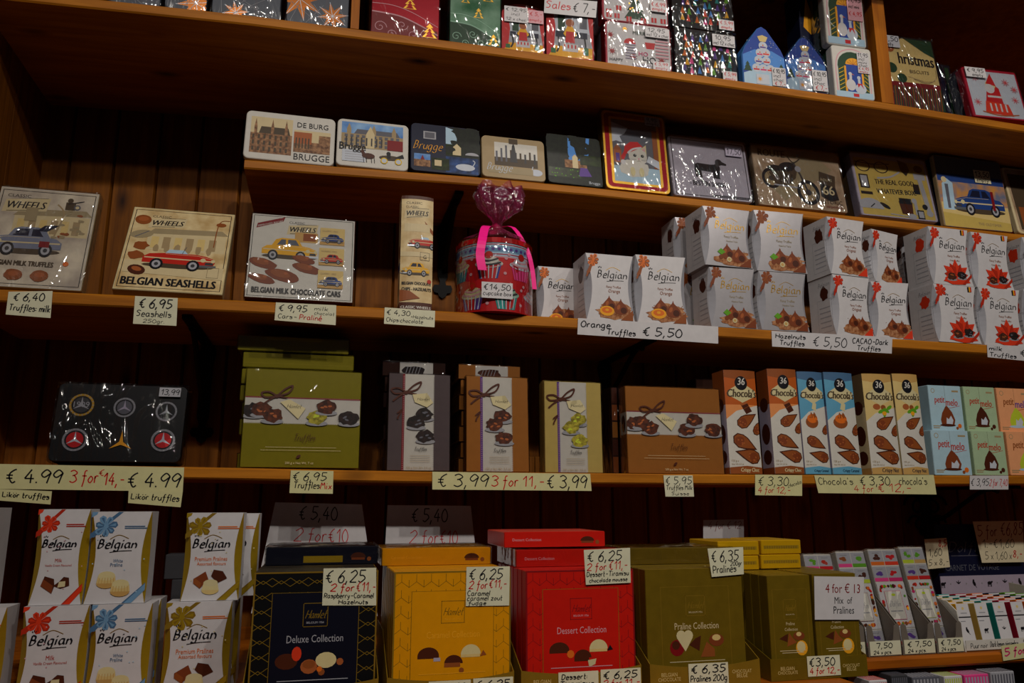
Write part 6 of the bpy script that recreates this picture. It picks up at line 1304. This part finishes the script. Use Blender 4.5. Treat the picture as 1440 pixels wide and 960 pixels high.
def animal(A, u, v, s, k):
    q = A.w / A.h
    if k == 0: A.ell(u, v, .5 * s, .32 * s * q, 'ink'); A.ell(u + .55 * s, v + .2 * s * q, .2 * s, .18 * s * q, 'ink'); [A.rect(u + x * s - .06 * s, v - .7 * s * q, u + x * s + .06 * s, v, 'ink') for x in (-.4, -.2, .2, .4)]
    elif k == 1: [A.ell(u + .3 * s * cos(t), v + .3 * s * sin(t) * q, .4 * s, .1 * s * q, 'ink', 10, rot=t) for t in (.6, 1.5, 2.4)]
    else: A.ell(u, v, .3 * s, .55 * s * q, 'ink', rot=.5); A.disc(u - .1 * s, v + .55 * s * q, .22 * s, 'ink', 10); A.line([(u + .1 * s, v - .3 * s * q), (u + .5 * s, v - .8 * s * q)], .0012, 'ink')
yH = .2; ha = x_at(1317, yH, Z0 - .1); hb = x_at(1437, yH, Z0 - .1); hw = hb - ha; zt_ = P(1370, 737, yH).z - ZC; zm, zb_ = P(1370, 809, yH).z - ZC, P(1370, 831, yH).z - ZC
root = empty('header_board', Matrix.Translation((ha, yH, ZC))); tag(root, 'navy display header with a white animal strip, standing behind the animal bars', 'display board')
mb = MB(); mb.box(0, hw, .004, .03, 0, zt_, 'navy'); A = Art(mb, (0, .004, zm), (hw, .004, zm), (hw, .004, zt_), (0, .004, zt_)); script(A, 'Dolfin', .14, .46, .4, .2, 'slate', .0024); A.rect(.16, .38, .48, .392, 'slate'); A.txt('CARNET DE VOYAGE', .08, .1, .62, 'steelgrey', 1.2); mb.build('header_panel', root)
mb = MB(); mb.box(0.001, hw - .001, .0015, .0035, zb_ - .03, zm, 'lilac'); A = Art(mb, (.001, .0015, zb_), (hw - .001, .0015, zb_), (hw - .001, .0015, zm), (.001, .0015, zm))
for i in range(6): animal(A, .02 + i * .18, .5, .05, i % 3); A.disc(.11 + i * .18, .5, .008, 'grey', 6)
mb.build('animal_strip', root)
def bar_paint(k, c):
    def f(A): A.rect(.01, .005, .99, .995, 'white'); A.rect(.01, .66, .99, .69, 'ink'); A.disc(.5, .88, .1, 'wheat', 8); A.rect(.25, .76, .75, .78, 'grey'); animal(A, .48, .36, .3, k); A.rect(.2, .12, .8, .14, 'grey'); A.rect(.1, .57, .5, .59, 'grey')
    return f
for k, (c, nm, ak) in enumerate((('yellow', 'plain yellow', 2), ('creamgold', 'patterned yellow', 0), ('teal', 'green', 1), ('crimson', 'red', 0), ('orange', 'orange', 2), ('navy', 'navy', 1), ('leaf', 'leaf green', 0))):
    x0 = xa + .012 + k * .043
    for j in range(6):
        y0 = yF + .010 + j * .028; M = Matrix.Translation((x0 + .0155, y0 + .004, ZC + .0065)) @ Matrix.Rotation(radians(-10), 4, 'X')
        carton('chocolate_bar', '%s edged animal chocolate bar, %s from the front of its column' % (nm, ['first', 'second', 'third', 'fourth', 'fifth', 'sixth'][j]), 'chocolate bar', (M, .029, .078), 'white', bar_paint(ak, c) if j == 0 else None, .021, side=c, group='animal chocolate bars')
paper_note('cream note reading 5 for €6,85 leaning on the navy display header', ((1368, 733), (1438, 732), (1441, 790), (1381, 791)), .19, ht(('5 for', .04, .64, .4, .26, 'darkred', .0022), ('€6,85', .52, .66, .46, .3, 'darkred', .0022), ('1.-€1,60', .1, .36, .68, .2, 'ink', .0016), ('5 x 1,60 x', .1, .08, .6, .18, 'ink', .0014), ('8,-', .74, .12, .2, .16, 'red')), 'tagback')
paper_note('cream note reading 1,60 half hidden beside the fruit packs', ((1300, 758), (1331, 756), (1336, 797), (1305, 800)), .185, ht(('1,60', .1, .42, .6, .24, 'ink', .0016), ('5 x 8,-', .05, .1, .9, .2, 'ink', .0014), ('8,5', .6, .72, .36, .22, 'red')), 'tagback')
card('price_card', 'cream price card reading 5 for in red on the shelf edge at bottom right', 'price card', ((1408, 908), (1478, 899), (1480, 919), (1411, 929)), -.3022, ht(('5 for', .04, .3, .42, .5, 'magenta', .0026), ('€6,85', .52, .3, .42, .5, 'magenta', .0026)), 'cardyellow')
# small cartons on the lowest shelf
zl = Z5 - .24 + .0006
for px, wpx, yt, m, m2, lb in ((1238, 26, 956, 'white', 'flower', 'red and white carton top, leftmost on the lowest shelf'), (1270, 24, 949, 'darkgrey', 'slate', 'dark grey carton on the lowest shelf beside the red and white one'), (1300, 40, 951, 'slate', 'lightgrey', 'grey striped carton in the middle of the lowest shelf'), (1346, 26, 950, 'white', 'lime', 'white and yellow carton on the lowest shelf'), (1375, 35, 948, 'pink', 'lilac', 'pink and lilac carton on the lowest shelf'), (1413, 34, 944, 'lightgrey', 'slate', 'pale striped carton at the right end of the lowest shelf')):
    carton('sweets_carton', lb, 'carton', place(px, px + wpx, yt, zl, -.32), m, lambda A, m2=m2: [A.rect(.04 + i * .12, .02, .1 + i * .12, .98, m2) for i in range(8)], .06, tops=lambda A, m2=m2: [A.rect(.04 + i * .12, .02, .1 + i * .12, .98, m2) for i in range(8)], group='small cartons on the lowest shelf')
